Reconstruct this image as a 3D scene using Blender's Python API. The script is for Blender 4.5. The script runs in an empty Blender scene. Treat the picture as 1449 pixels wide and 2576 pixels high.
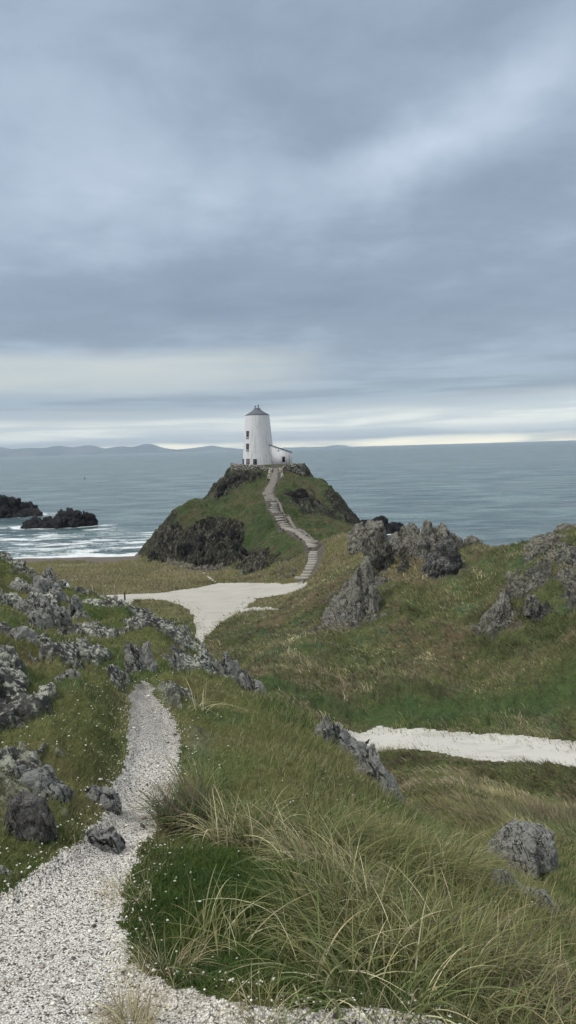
import bpy, math, random
import numpy as np
from mathutils import Matrix, Vector, Euler

# ------------------------------------------------------------------ camera
scene = bpy.context.scene
COL = scene.collection
EYE = 20.0
FPX = 1862.0                      # focal length in px of a 1449 x 2576 picture
PITCH = math.radians(4.92)
ROLL = math.radians(-1.62)
cam_data = bpy.data.cameras.new('camera')
cam = bpy.data.objects.new('camera', cam_data)
COL.objects.link(cam)
cam_data.sensor_fit = 'VERTICAL'
cam_data.sensor_height = 36.0
cam_data.lens = 36.0 * FPX / 2576.0
cam_data.clip_start = 0.05
cam_data.clip_end = 200000.0
RM = Matrix.Rotation(math.radians(90) - PITCH, 3, 'X') @ Matrix.Rotation(ROLL, 3, 'Z')
cam.matrix_world = Matrix.Translation((0, 0, EYE)) @ RM.to_4x4()
scene.camera = cam
RN = np.array(RM)

# ------------------------------------------------------------------ exposure
scene.view_settings.view_transform = 'Standard'
scene.view_settings.look = 'None'
scene.view_settings.gamma = 1.0
scene.view_settings.exposure = 0.43
scene.cycles.max_bounces = 6
scene.cycles.diffuse_bounces = 3
scene.cycles.volume_bounces = 0

# ------------------------------------------------------------------ node helper
class NT:
    def __init__(self, tree):
        self.t = tree; self.n = tree.nodes; self.l = tree.links
    def put(self, sock, v):
        if isinstance(v, bpy.types.NodeSocket): self.l.new(v, sock)
        else:
            try: sock.default_value = v
            except Exception: sock.default_value = tuple(v) + (1,)
    def m(self, op, a, b=None, c=None, clamp=False):
        x = self.n.new('ShaderNodeMath'); x.operation = op; x.use_clamp = clamp
        for i, v in enumerate((a, b, c)):
            if v is not None: self.put(x.inputs[i], v)
        return x.outputs[0]
    def vm(self, op, a, b=None):
        x = self.n.new('ShaderNodeVectorMath'); x.operation = op
        self.put(x.inputs[0], a)
        if b is not None:
            if op == 'SCALE': self.put(x.inputs[3], b)
            else: self.put(x.inputs[1], b)
        return x.outputs[0]
    def xyz(self, x, y, z):
        c = self.n.new('ShaderNodeCombineXYZ')
        for i, v in enumerate((x, y, z)): self.put(c.inputs[i], v)
        return c.outputs[0]
    def sep(self, v):
        s = self.n.new('ShaderNodeSeparateXYZ'); self.put(s.inputs[0], v); return s.outputs
    def noise(self, vec, scale, detail=4, rough=.55, dist=0.0, out=0):
        x = self.n.new('ShaderNodeTexNoise')
        if vec is not None: self.l.new(vec, x.inputs['Vector'])
        x.inputs['Scale'].default_value = scale; x.inputs['Detail'].default_value = detail
        x.inputs['Roughness'].default_value = rough; x.inputs['Distortion'].default_value = dist
        return x.outputs[out]
    def vor(self, vec, scale, feature='F1', out='Distance', rnd=1.0):
        x = self.n.new('ShaderNodeTexVoronoi'); x.feature = feature
        if vec is not None: self.l.new(vec, x.inputs['Vector'])
        x.inputs['Scale'].default_value = scale; x.inputs['Randomness'].default_value = rnd
        return x.outputs[out]
    def ramp(self, fac, stops, interp='LINEAR'):
        x = self.n.new('ShaderNodeValToRGB'); self.put(x.inputs[0], fac)
        e = x.color_ramp.elements; x.color_ramp.interpolation = interp
        while len(e) < len(stops): e.new(0.5)
        for i, (p, c) in enumerate(stops):
            e[i].position = p
            e[i].color = (c, c, c, 1) if isinstance(c, (int, float)) else (c[0], c[1], c[2], 1)
        return x.outputs[0]
    def mix(self, fac, a, b, mode='MIX'):
        x = self.n.new('ShaderNodeMix'); x.data_type = 'RGBA'; x.blend_type = mode
        x.clamp_factor = True
        self.put(x.inputs[0], fac); self.put(x.inputs[6], a); self.put(x.inputs[7], b)
        return x.outputs[2]
    def smooth(self, v, a, b):
        x = self.n.new('ShaderNodeMapRange'); x.interpolation_type = 'SMOOTHSTEP'
        self.put(x.inputs[0], v); x.inputs[1].default_value = a; x.inputs[2].default_value = b
        x.inputs[3].default_value = 0; x.inputs[4].default_value = 1
        return x.outputs[0]
    def bump(self, h, strength=.5, dist=.02, normal=None):
        x = self.n.new('ShaderNodeBump'); self.put(x.inputs['Strength'], strength)
        x.inputs['Distance'].default_value = dist; self.l.new(h, x.inputs['Height'])
        if normal is not None: self.l.new(normal, x.inputs['Normal'])
        return x.outputs[0]

def mat(name):
    m = bpy.data.materials.new(name); m.use_nodes = True
    t = NT(m.node_tree); b = t.n['Principled BSDF']
    b.inputs['Roughness'].default_value = .9
    b.inputs['Specular IOR Level'].default_value = .2
    return m, t, b

# ------------------------------------------------------------------ sky (overcast cloud deck over a Nishita sky)
SUN_EL, SUN_AZ = math.radians(52), math.radians(-112)     # high on the left, through cloud
world = bpy.data.worlds.new('World'); scene.world = world; world.use_nodes = True
w = NT(world.node_tree); bg = w.n['Background']
tc = w.n.new('ShaderNodeTexCoord').outputs['Generated']
X, Y, Z = w.sep(tc)
hor = w.m('SQRT', w.m('ADD', w.m('MULTIPLY', X, X), w.m('MULTIPLY', Y, Y)))
EL = w.m('DIVIDE', Z, w.m('MAXIMUM', hor, .05))                 # tan of elevation
AZ = w.m('ARCTAN2', X, Y)                                         # azimuth, 0 straight ahead
zz = w.m('ADD', w.m('MAXIMUM', Z, 0.0), .09)
deck = w.xyz(w.m('DIVIDE', X, zz), w.m('DIVIDE', Y, zz), 0.0)
n1 = w.noise(w.vm('ADD', deck, (3.1, 7.7, 0)), .42, 5, .5, .3)
n2 = w.noise(w.vm('ADD', deck, (9.3, 1.2, 4)), 1.1, 6, .55, .2)
warp = w.m('MULTIPLY', w.m('SUBTRACT', w.noise(tc, 5.0, 5, .55), .5), .16)
warp2 = w.m('MULTIPLY', w.m('SUBTRACT', w.noise(w.vm('ADD', tc, (5, 5, 5)), 3.5, 5, .55), .5), .34)
E2 = w.m('ADD', EL, warp); A2 = w.m('ADD', AZ, warp2)
def blob(a0, e0, sa, se, tilt=0.0):
    da = w.m('SUBTRACT', A2, a0); de = w.m('SUBTRACT', E2, e0)
    de = w.m('SUBTRACT', de, w.m('MULTIPLY', da, tilt))
    q = w.m('ADD', w.m('POWER', w.m('ABSOLUTE', w.m('DIVIDE', da, sa)), 2), w.m('POWER', w.m('ABSOLUTE', w.m('DIVIDE', de, se)), 2))
    return w.m('EXPONENT', w.m('MULTIPLY', q, -1.0))
bright = w.m('MULTIPLY_ADD', w.m('SUBTRACT', n1, .5), .8, .40)
bright = w.m('ADD', bright, w.m('MULTIPLY', w.m('SUBTRACT', n2, .5), .74))
n3 = w.noise(w.vm('ADD', deck, (1.7, 2.2, 8)), 3.2, 6, .6, .3)
bright = w.m('ADD', bright, w.m('MULTIPLY', w.m('SUBTRACT', n3, .5), .38))
for a0, e0, sa, se, tl, amp in (
    (.24, .40, .16, .048, .30, .32), (.36, .43, .10, .05, .2, .05), (.15, .36, .09, .05, .5, .12),
    (-.28, .42, .22, .11, -.3, .20), (-.12, .335, .20, .06, 0, .12), (-.33, .55, .2, .10, 0, .10),
    (.30, .58, .22, .06, .15, -.20), (.02, .44, .12, .05, -.3, -.10), (.30, .31, .14, .05, .2, -.16),
    (-.15, .21, .5, .05, 0, -.10), (.25, .19, .4, .06, 0, -.12)):
    bright = w.m('ADD', bright, w.m('MULTIPLY', blob(a0, e0, sa, se, tl), amp))
cloud = w.ramp(bright, [(0.0, (.185, .230, .300)), (.30, (.232, .285, .365)), (.55, (.322, .388, .478)), (.8, (.425, .495, .590)), (1.0, (.53, .60, .70))])
# layered bands near the horizon, long thin strips of stratus
bn = w.noise(w.xyz(w.m('MULTIPLY', AZ, 2.2), w.m('MULTIPLY', EL, 26.0), 3.0), 1.0, 5, .55, .5)
bn2 = w.noise(w.xyz(w.m('MULTIPLY', AZ, 5.0), w.m('MULTIPLY', EL, 80.0), 1.0), 1.0, 4, .5, .3)
EB = w.m('ADD', EL, w.m('MULTIPLY', w.m('SUBTRACT', bn, .5), .035))
EB = w.m('ADD', EB, w.m('MULTIPLY', AZ, -.012))
low = w.ramp(w.m('MULTIPLY', EB, 8.0), [(0.0, (2.5, 2.2, 1.5)), (.05, (1.9, 1.75, 1.30)), (.085, (.70, .76, .78)), (.15, (.70, .75, .75)),
     (.22, (.86, .89, .83)), (.34, (.70, .735, .70)), (.42, (.42, .47, .51)), (.52, (.235, .29, .36)), (.8, (.24, .298, .37)), (1.0, (.235, .29, .375))])
low = w.mix(w.m('MULTIPLY', w.smooth(bn2, .40, .60), .55), low, (.36, .44, .52, 1))
sky1 = w.mix(w.smooth(EB, .065, .125), low, cloud)
# the warm cream opening low on the left
gap = w.m('MULTIPLY', w.m('MULTIPLY', w.smooth(EB, .070, .095), w.m('SUBTRACT', 1.0, w.smooth(EB, .118, .145))), w.m('SUBTRACT', 1.0, w.smooth(A2, -.14, .12)))
sky1 = w.mix(w.m('MULTIPLY', gap, w.m('MULTIPLY_ADD', bn, .9, .35)), sky1, (.50, .535, .52, 1))
nish = w.n.new('ShaderNodeTexSky'); nish.sky_type = 'NISHITA'; nish.sun_disc = False
nish.sun_elevation = SUN_EL; nish.sun_rotation = SUN_AZ
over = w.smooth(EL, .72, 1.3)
sky1 = w.mix(over, sky1, (1.08, 1.06, 1.01, 1))  # unseen overhead cloud whitened and brightened to add light to the scene
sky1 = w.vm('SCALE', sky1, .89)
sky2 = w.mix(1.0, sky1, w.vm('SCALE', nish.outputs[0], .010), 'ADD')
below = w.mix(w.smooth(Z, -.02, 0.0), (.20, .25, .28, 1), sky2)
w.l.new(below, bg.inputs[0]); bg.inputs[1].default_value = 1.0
world.cycles.sampling_method = 'MANUAL'; world.cycles.sample_map_resolution = 256

sun_d = bpy.data.lights.new('sun', 'SUN'); sun_d.energy = 1.5; sun_d.angle = math.radians(18); sun_d.color = (1, .97, .90)
sun = bpy.data.objects.new('sun', sun_d); COL.objects.link(sun)
sv = Vector((math.sin(SUN_AZ) * math.cos(SUN_EL), math.cos(SUN_AZ) * math.cos(SUN_EL), math.sin(SUN_EL)))
sun.rotation_euler = sv.to_track_quat('Z', 'Y').to_euler()
sun.location = (0, 0, 60)

# ------------------------------------------------------------------ numpy noise
def _h(ix, iy, iz, seed):
    with np.errstate(over='ignore'):
        h = (ix.astype(np.uint32) * np.uint32(374761393) + iy.astype(np.uint32) * np.uint32(668265263)
             + iz.astype(np.uint32) * np.uint32(2147483647 // 3) + np.uint32((seed * 974711 + 12345) % 4294967295))
        h = (h ^ (h >> np.uint32(13))) * np.uint32(1274126177)
        h = (h ^ (h >> np.uint32(16))) * np.uint32(2246822519)
        h ^= (h >> np.uint32(15))
    return h.astype(np.float64) / 4294967295.0

def _i(a): return np.floor(a).astype(np.int64)

def vnoise(x, y, z=None, seed=0):
    """smooth value noise, -1..1"""
    ix, iy = _i(x), _i(y)
    fx, fy = x - ix, y - iy
    fx = fx * fx * fx * (fx * (fx * 6 - 15) + 10); fy = fy * fy * fy * (fy * (fy * 6 - 15) + 10)
    def layer(iz):
        a = _h(ix, iy, iz, seed); b = _h(ix + 1, iy, iz, seed); c = _h(ix, iy + 1, iz, seed); d = _h(ix + 1, iy + 1, iz, seed)
        return (a + (b - a) * fx) * (1 - fy) + (c + (d - c) * fx) * fy
    if z is None:
        return layer(np.zeros_like(ix)) * 2 - 1
    iz = _i(z); fz = z - iz; fz = fz * fz * (3 - 2 * fz)
    l0, l1 = layer(iz), layer(iz + 1)
    return (l0 + (l1 - l0) * fz) * 2 - 1

def fbm(x, y, z=None, oct=4, seed=0, gain=.5, lac=2.03):
    s = 0; a = 1; tot = 0
    for k in range(oct):
        s = s + a * vnoise(x, y, z, seed + k * 17); tot += a
        x = x * lac + 11.3; y = y * lac - 7.1
        if z is not None: z = z * lac + 3.7
        a *= gain
    return s / tot

def worley3(x, y, z, seed=0):
    ix, iy, iz = _i(x), _i(y), _i(z)
    f1 = np.full(x.shape, 9.0); f2 = np.full(x.shape, 9.0)
    for dx in (-1, 0, 1):
        for dy in (-1, 0, 1):
            for dz in (-1, 0, 1):
                cx, cy, cz = ix + dx, iy + dy, iz + dz
                px = cx + _h(cx, cy, cz, seed); py = cy + _h(cx, cy, cz, seed + 1); pz = cz + _h(cx, cy, cz, seed + 2)
                d = (px - x) ** 2 + (py - y) ** 2 + (pz - z) ** 2
                m = d < f1
                f2 = np.where(m, f1, np.minimum(f2, d)); f1 = np.where(m, d, f1)
    return np.sqrt(f1), np.sqrt(f2)

def sstep(x, a, b):
    t = np.clip((x - a) / (b - a), 0, 1); return t * t * (3 - 2 * t)

# ------------------------------------------------------------------ object helpers
def tag(o, label=None, cat=None, group=None, kind=None):
    if label: o['label'] = label
    if cat: o['category'] = cat
    if group: o['group'] = group
    if kind: o['kind'] = kind
    return o

def mk(name, V, F, m=None, parent=None, smooth=False, col=None, attr=None):
    """V (n,3); F (k,4) or (k,3) int array, or a list of such arrays"""
    V = np.asarray(V, np.float32)
    Fs = F if isinstance(F, list) else [F]
    Fs = [np.asarray(f, np.int32) for f in Fs if len(f)]
    me = bpy.data.meshes.new(name)
    me.vertices.add(len(V)); me.vertices.foreach_set('co', V.ravel())
    loops = np.concatenate([f.ravel() for f in Fs]); cnt = np.concatenate([np.full(len(f), f.shape[1], np.int32) for f in Fs])
    me.loops.add(len(loops)); me.loops.foreach_set('vertex_index', loops)
    me.polygons.add(len(cnt))
    st = np.zeros(len(cnt), np.int32); st[1:] = np.cumsum(cnt)[:-1]
    me.polygons.foreach_set('loop_start', st); me.polygons.foreach_set('loop_total', cnt)
    if smooth: me.polygons.foreach_set('use_smooth', np.ones(len(cnt), bool))
    me.update(calc_edges=True)
    if col is not None:
        a = me.color_attributes.new('Col', 'FLOAT_COLOR', 'POINT')
        c = np.ones((len(V), 4), np.float32); c[:, :3] = col
        a.data.foreach_set('color', c.ravel())
    if attr:
        for k, v in attr.items():
            a = me.attributes.new(k, 'FLOAT', 'POINT'); a.data.foreach_set('value', np.asarray(v, np.float32))
    o = bpy.data.objects.new(name, me); COL.objects.link(o)
    if m: me.materials.append(m)
    if parent: o.parent = parent
    return o

class MB:
    """collects primitive shapes into one mesh"""
    def __init__(self): self.V = []; self.Q = []; self.T = []; self.n = 0
    def add(self, V, Q=(), T=()):
        self.V.append(np.asarray(V, float).reshape(-1, 3))
        if len(Q): self.Q.append(np.asarray(Q, int) + self.n)
        if len(T): self.T.append(np.asarray(T, int) + self.n)
        self.n += len(self.V[-1])
    def box(self, c, s, rz=0.0, jit=0.0, taper=1.0, rng=None):
        x, y, z = s[0] / 2, s[1] / 2, s[2] / 2
        v = np.array([[-x, -y, -z], [x, -y, -z], [x, y, -z], [-x, y, -z], [-x * taper, -y * taper, z], [x * taper, -y * taper, z], [x * taper, y * taper, z], [-x * taper, y * taper, z]])
        if jit: v += (rng or R).uniform(-jit, jit, v.shape)
        cr, sr = math.cos(rz), math.sin(rz)
        v = v @ np.array([[cr, sr, 0], [-sr, cr, 0], [0, 0, 1]]) + np.array(c)
        self.add(v, [[0, 3, 2, 1], [4, 5, 6, 7], [0, 1, 5, 4], [1, 2, 6, 5], [2, 3, 7, 6], [3, 0, 4, 7]])
    def loft(self, rings, cap0=True, cap1=True):
        n = len(rings[0]); V = np.concatenate([np.asarray(r, float) for r in rings])
        Q = []
        for k in range(len(rings) - 1):
            for i in range(n):
                j = (i + 1) % n; Q.append([k * n + i, k * n + j, (k + 1) * n + j, (k + 1) * n + i])
        T = []
        extra = []
        if cap0:
            extra.append(np.mean(rings[0], axis=0)); c = len(V) + len(extra) - 1
            for i in range(n): T.append([c, (i + 1) % n, i])
        if cap1:
            extra.append(np.mean(rings[-1], axis=0)); c = len(V) + len(extra) - 1
            b = (len(rings) - 1) * n
            for i in range(n): T.append([c, b + i, b + (i + 1) % n])
        if extra: V = np.concatenate([V, np.array(extra)])
        self.add(V, Q, T)
    def tube(self, pts, rad, seg=8):
        pts = [np.array(p, float) for p in pts]; rings = []
        for k, p in enumerate(pts):
            d = pts[min(k + 1, len(pts) - 1)] - pts[max(k - 1, 0)]; d /= np.linalg.norm(d)
            u = np.cross(d, [0.3, 1, 0.1]); u /= np.linalg.norm(u); v = np.cross(d, u)
            r = rad[k] if hasattr(rad, '__len__') else rad
            rings.append([p + r * (math.cos(a) * u + math.sin(a) * v) for a in np.linspace(0, 2 * math.pi, seg, endpoint=False)])
        self.loft(rings)
    def build(self, name, m, parent=None, smooth=False, off=(0, 0, 0)):
        V = np.concatenate(self.V) - np.array(off)
        F = []
        if self.Q: F.append(np.concatenate(self.Q))
        if self.T: F.append(np.concatenate(self.T))
        return mk(name, V, F, m, parent, smooth)

def empty(name, loc, label, cat, group=None):
    o = bpy.data.objects.new(name, None); COL.objects.link(o); o.location = loc
    return tag(o, label, cat, group)
R = np.random.default_rng(7)

# ------------------------------------------------------------------ picture point -> direction of sight
def ray(px, py):
    d = RN @ np.array([px - 724.5, 1288 - py, -FPX]); return d / d[1]
def pt(px, py, d):
    r = ray(px, py); return (r[0] * d, d, EYE + r[2] * d)
def ptz(px, py, z):
    r = ray(px, py); return pt(px, py, (z - EYE) / r[2])

# ------------------------------------------------------------------ terrain control points (x, y, z in metres)
F_pts = [ptz(*p) for p in [(0, 2576, 18.38), (724, 2576, 18.35), (1449, 2576, 18.1), (150, 2300, 18.25), (330, 2100, 18.1), (345, 2000, 18.0)]]
F_pts += [pt(*p) for p in [
    (370, 1850, 5.1), (370, 1750, 6.7), (345, 1700, 7.4), (60, 1950, 3.8), (100, 2100, 3.2), (0, 2250, 2.8), (100, 1750, 5.2), (0, 1760, 4.8),
    (60, 1620, 7.5), (200, 1640, 8.3), (0, 1600, 7.2), (0, 1490, 12), (0, 1400, 15), (100, 1490, 13), (165, 1500, 16), (260, 1525, 16.5),
    (340, 1568, 15), (430, 1598, 14), (300, 1620, 10), (510, 1645, 13), (450, 1680, 9.5), (560, 1705, 10), (640, 1760, 8.6), (740, 1788, 7.9),
    (820, 1852, 6.8), (870, 1905, 6.2), (920, 1950, 5.8), (1000, 2030, 5.2), (1100, 2090, 4.7), (1200, 2150, 4.4), (1300, 2220, 4.1), (1420, 2290, 3.9),
    (600, 1900, 5), (600, 2050, 4), (800, 2000, 4.6), (740, 1850, 6.2), (500, 1760, 7.2), (420, 1640, 9.6),
    (900, 2200, 3.4), (1100, 2300, 3.1), (500, 2200, 3.2), (600, 2400, 2.4), (1200, 2450, 2.4)]]
F_pts += [(s * d, d, z) for s, d, z in [
    (-.3, 24, 12.5), (-.13, 19, 12.5), (0, 12.5, 13.6), (.09, 10, 13.8), (.16, 8.6, 14), (.25, 7.2, 14.6), (.34, 6.4, 15.0),
    (-.42, 20, 16.5), (-.8, 20, 17.5), (-.8, 10, 19.0), (-.8, 4, 18.9), (.6, 5, 14.8), (.8, 3, 16.6), (.9, 6, 12.5),
    (-.8, 32, 9), (-.3, 32, 6.5), (0, 20, 8), (.3, 14, 8), (.3, 25, 1), (0, 32, 1), (.7, 12, 6), (.7, 25, 0), (-.5, 60, -4), (0, 60, -8), (.5, 60, -8)]]
F_pts += [(0, .2, 18.45), (-2, .2, 18.6), (2, .2, 18.0), (5, .2, 16.8), (-5, .2, 19.4), (0, -1.5, 18.6), (-3, -1.5, 18.9), (3, -1.5, 18.0)]

V_pts = [ptz(*p) for p in [
    (900, 1842, 5.0), (1200, 1846, 5.0), (1449, 1862, 5.1), (950, 1888, 5.0), (1200, 1912, 5.1), (1449, 1942, 5.3),
    (560, 1640, 3.9), (500, 1600, 3.2), (560, 1500, 3.0), (650, 1480, 3.2), (740, 1472, 3.5), (700, 1530, 3.3), (250, 1500, 3.0), (450, 1540, 3.2),
    (300, 1450, 2.9), (500, 1442, 2.8), (100, 1428, 2.6), (300, 1422, 2.4), (60, 1450, 3.0), (200, 1409, 1.0), (60, 1411, 1.0), (340, 1406, 1.0), (200, 1402, .15), (60, 1404, .15), (350, 1399, .15)]]
F2 = [pt(*p) for p in [
    (700, 1650, 50), (600, 1750, 40), (700, 1780, 36), (850, 1700, 45), (1000, 1600, 52), (1000, 1750, 42), (1200, 1780, 40), (1000, 1480, 60),
    (1100, 1430, 66), (1000, 1400, 72), (900, 1390, 85), (1200, 1600, 50), (1200, 1500, 57), (1250, 1386, 70), (1180, 1378, 71), (1330, 1374, 67), (1390, 1352, 63),
    (1449, 1332, 60), (1449, 1500, 50), (1449, 1650, 43), (1449, 1780, 38), (820, 1570, 58), (750, 1600, 55), (850, 1450, 76), (870, 1345, 102),
    (1300, 1990, 27), (1300, 2070, 19), (1300, 2120, 14.5), (1400, 2200, 9.5), (1060, 1990, 21), (1100, 1950, 26)]]
V_pts += F2
V_pts += [(s * d, d, z) for s, d, z in [
    (.3, 84, 2.5), (.3, 100, -3), (.24, 90, 1.5), (.24, 105, -3), (.4, 80, 4), (.4, 100, -3), (.17, 100, 3), (.17, 120, -3), (.14, 118, 1),
    (.7, 60, 15), (.7, 40, 10), (.7, 90, 0), (.7, 25, 9), (-.6, 60, 5), (-.6, 30, 9), (-.6, 100, 2.5), (-.6, 150, -1.5), (0, 20, 7), (-.3, 25, 7), (-.3, 50, 3.5), (0, 30, 5.5), (-.1, 45, 4.2),
    (.3, 11, 12.5), (0, 10, 10), (-.4, 12, 10), (.8, 8, 11), (-.3, 160, -2), (0, 160, -3), (-.105, 46, 4.0), (-.1, 38, 4.5), (-.02, 32, 4.8), (-.5, 200, -4), (.3, 150, -5), (0, 200, -5), (.6, 150, -5), (.08, 110, 5), (.08, 140, -1), (-.16, 115, 2.3)]]

H_pts = [ptz(*p) for p in [(780, 1466, 3.6), (450, 1421, 2.2), (385, 1414, 1.9), (520, 1431, 2.4), (600, 1452, 2.9), (680, 1462, 3.2), (545, 1443, 2.5)]]
H_pts += [pt(*p) for p in [
    (792, 1395, 99), (740, 1350, 108), (700, 1300, 119), (680, 1260, 131), (690, 1222, 146), (695, 1198, 151), (580, 1187, 157), (548, 1238, 153),
    (545, 1252, 146), (450, 1288, 138), (420, 1322, 133), (372, 1395, 126), (600, 1350, 117), (600, 1395, 113), (500, 1365, 118), (500, 1325, 124),
    (560, 1285, 135), (620, 1285, 131), (640, 1340, 116), (650, 1405, 106), (700, 1430, 100), (760, 1202, 157), (897, 1302, 147),
    (780, 1270, 140), (800, 1335, 116), (850, 1315, 128), (740, 1270, 137), (850, 1370, 100), (880, 1345, 104), (640, 1225, 149), (400, 1370, 124), (492, 1263, 142), (430, 1300, 135), (530, 1270, 139), (560, 1310, 127), (720, 1380, 106), (660, 1290, 124), (760, 1300, 128), (620, 1197, 153.5), (598, 1197, 154.3), (658, 1195, 153.5), (740, 1196, 154), (438, 1288, 136), (471, 1267, 141), (828, 1230, 155), (865, 1260, 150), (800, 1213, 157)]]
H_pts += [(s * d, d, z) for s, d, z in [
    (-.2, 152, -2), (-.235, 128, -3), (-.1, 174, 9), (-.1, 190, -4), (0, 177, 12), (0, 192, -4), (.09, 172, -4), (.06, 166, 7), (.13, 156, -4), (.1, 156, 1), (-.26, 115, -6), (-.15, 165, 0),
    (-.3, 100, -6), (-.3, 180, -8), (.2, 120, -6), (.2, 160, -8), (0, 75, -2), (-.2, 80, -4), (.2, 80, -4), (0, 215, -10), (.4, 100, -12), (-.5, 110, -12), (0, 40, -10), (0, 10, -20)]]

def ts(x, y):
    yy = np.maximum(np.asarray(y, float) + 3.0, .8)
    return 2.2 * np.asarray(x, float) / yy, np.log(yy)
class RBF:
    def __init__(self, P, lam=0.0):
        P = np.array(P, float); self.a, self.b = ts(P[:, 0], P[:, 1]); n = len(P)
        r = np.hypot(self.a[:, None] - self.a, self.b[:, None] - self.b)
        A = np.zeros((n + 3, n + 3)); A[:n, :n] = r * np.sqrt(r) - lam * np.eye(n)
        Q = np.stack([np.ones(n), self.a, self.b], 1); A[:n, n:] = Q; A[n:, :n] = Q.T
        self.w = np.linalg.solve(A, np.concatenate([P[:, 2], np.zeros(3)]))
    def __call__(self, a, b):
        a = a.astype(np.float32); b = b.astype(np.float32)
        z = (self.w[-3] + self.w[-2] * a + self.w[-1] * b).astype(np.float32)
        for i in range(len(self.a)):
            r = np.sqrt((a - np.float32(self.a[i])) ** 2 + (b - np.float32(self.b[i])) ** 2)
            z += np.float32(self.w[i]) * r * np.sqrt(r)
        return z
FR, VR, HR = RBF(F_pts, 2e-4), RBF(V_pts, 2e-4), RBF(H_pts, 1e-5)
# coarse lookup of the three surfaces
GA = np.linspace(-3.0, 3.0, 600); GB = np.linspace(math.log(1.0), math.log(240.0), 700)
_A, _B = np.meshgrid(GA, GB, indexing='ij')
_F = FR(_A, _B).astype(float); _V = VR(_A, _B).astype(float); _H = HR(_A, _B).astype(float)
def look(G, a, b):
    u = np.clip((a - GA[0]) / (GA[1] - GA[0]), 0, len(GA) - 1.001); v = np.clip((b - GB[0]) / (GB[1] - GB[0]), 0, len(GB) - 1.001)
    i = u.astype(int); j = v.astype(int); u = u - i; v = v - j
    return (G[i, j] * (1 - u) + G[i + 1, j] * u) * (1 - v) + (G[i, j + 1] * (1 - u) + G[i + 1, j + 1] * u) * v
def smax(a, b, k):
    h = np.clip(.5 + .5 * (a - b) / k, 0, 1); return b + (a - b) * h + k * h * (1 - h)
TOWER = np.array(pt(651, 1170, 163.0)); PLAT = 16.6
def surf(x, y):
    x = np.asarray(x, float); y = np.asarray(y, float)
    a, b = ts(x, y)
    f = look(_F, a, b) - np.maximum(y - 34, 0) * .5
    v = look(_V, a, b)
    h = look(_H, a, b) - np.maximum(80 - y, 0) * .4
    # level platform around the tower
    q = np.hypot((x - TOWER[0] - 2.2) / 8.6, (y - TOWER[1] + .3) / 5.8)
    h = h + (PLAT - h) * (1 - sstep(q, .86, 1.25))
    return f, v, h
def macro(x, y):
    f, v, h = surf(x, y)
    k = np.clip(np.asarray(y) * .02, .08, .9)
    return smax(smax(f, v, k), h, .7)
def hit(px, py, dmin=1.3, dmax=230.0):
    r = ray(px, py); d = np.exp(np.linspace(math.log(dmin), math.log(dmax), 2600))
    g = (EYE + r[2] * d) - macro(r[0] * d, d)
    i = np.argmax(g < 0) if (g < 0).any() else len(d) - 1
    return np.array([r[0] * d[i], d[i], EYE + r[2] * d[i]])

# ------------------------------------------------------------------ path outlines, walked out on the ground
def outline(pxs): return np.array([hit(*p)[:2] for p in pxs])
FOOT = outline([(-260, 2420), (-60, 2290), (45, 2235), (110, 2170), (200, 2125), (265, 2070), (285, 1985), (315, 1900), (325, 1840), (318, 1780), (335, 1728),
                (368, 1716), (428, 1800), (448, 1880), (452, 1950), (440, 2010), (400, 2070), (360, 2130), (325, 2190), (300, 2260), (300, 2340), (330, 2420), (430, 2490), (560, 2520), (760, 2535), (1000, 2555), (1100, 2576)])
FOOT = np.concatenate([FOOT, [[1.0, 1.2], [.6, -1.5], [-1.6, -1.5], [-1.7, .8]]])
SAND1 = outline([(225, 1499), (330, 1495), (400, 1492), (490, 1481), (545, 1468), (600, 1466), (690, 1470), (760, 1463), (775, 1470), (765, 1480), (700, 1498), (640, 1508),
                 (600, 1545), (565, 1560), (535, 1585), (505, 1608)])
SAND1 = np.concatenate([SAND1, [[-7.6, 60], [-5.8, 50], [-4.0, 42], [-2.7, 36.5], [-.8, 33.6], [1.5, 34.5], [3.2, 36.8], [3.6, 33], [1.5, 30.5], [-1.5, 30], [-5.5, 34], [-8, 41], [-10, 50], [-11, 58]],
                        outline([(462, 1602), (490, 1552), (470, 1532), (420, 1512), (330, 1508), (225, 1509)])])
SAND2 = outline([(860, 1836), (950, 1834), (1100, 1841), (1250, 1849), (1449, 1866)])
SAND2 = np.concatenate([SAND2, [[40, 36], [40, 31]], outline([(1449, 1938), (1300, 1923), (1150, 1903), (1000, 1884), (870, 1886)])])
SAND3 = outline([(600, 1533), (640, 1526), (700, 1530), (705, 1537), (640, 1540), (590, 1545)])
TRAIL = outline([(500, 1436), (520, 1440), (560, 1466), (530, 1470), (510, 1455)])
CLIFFS = [(outline(q), k) for q, k in [
    ([(372, 1412), (380, 1370), (405, 1340), (450, 1318), (480, 1330), (530, 1300), (575, 1318), (606, 1322), (608, 1388), (585, 1425), (520, 1437), (440, 1427)], .9),
    ([(545, 1246), (552, 1215), (568, 1198), (583, 1190), (660, 1192), (664, 1198), (640, 1205), (600, 1222), (572, 1240)], .9),
    ([(728, 1240), (775, 1236), (806, 1262), (838, 1290), (852, 1308), (800, 1304), (760, 1290), (735, 1268)], .7),
    ([(834, 1240), (872, 1272), (900, 1300), (902, 1318), (872, 1312), (846, 1285), (820, 1258)], .8),
    ([(600, 1400), (640, 1385), (668, 1395), (650, 1425), (610, 1440)], .5), ([(690, 1412), (745, 1405), (748, 1448), (700, 1455)], .5)]]
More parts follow.
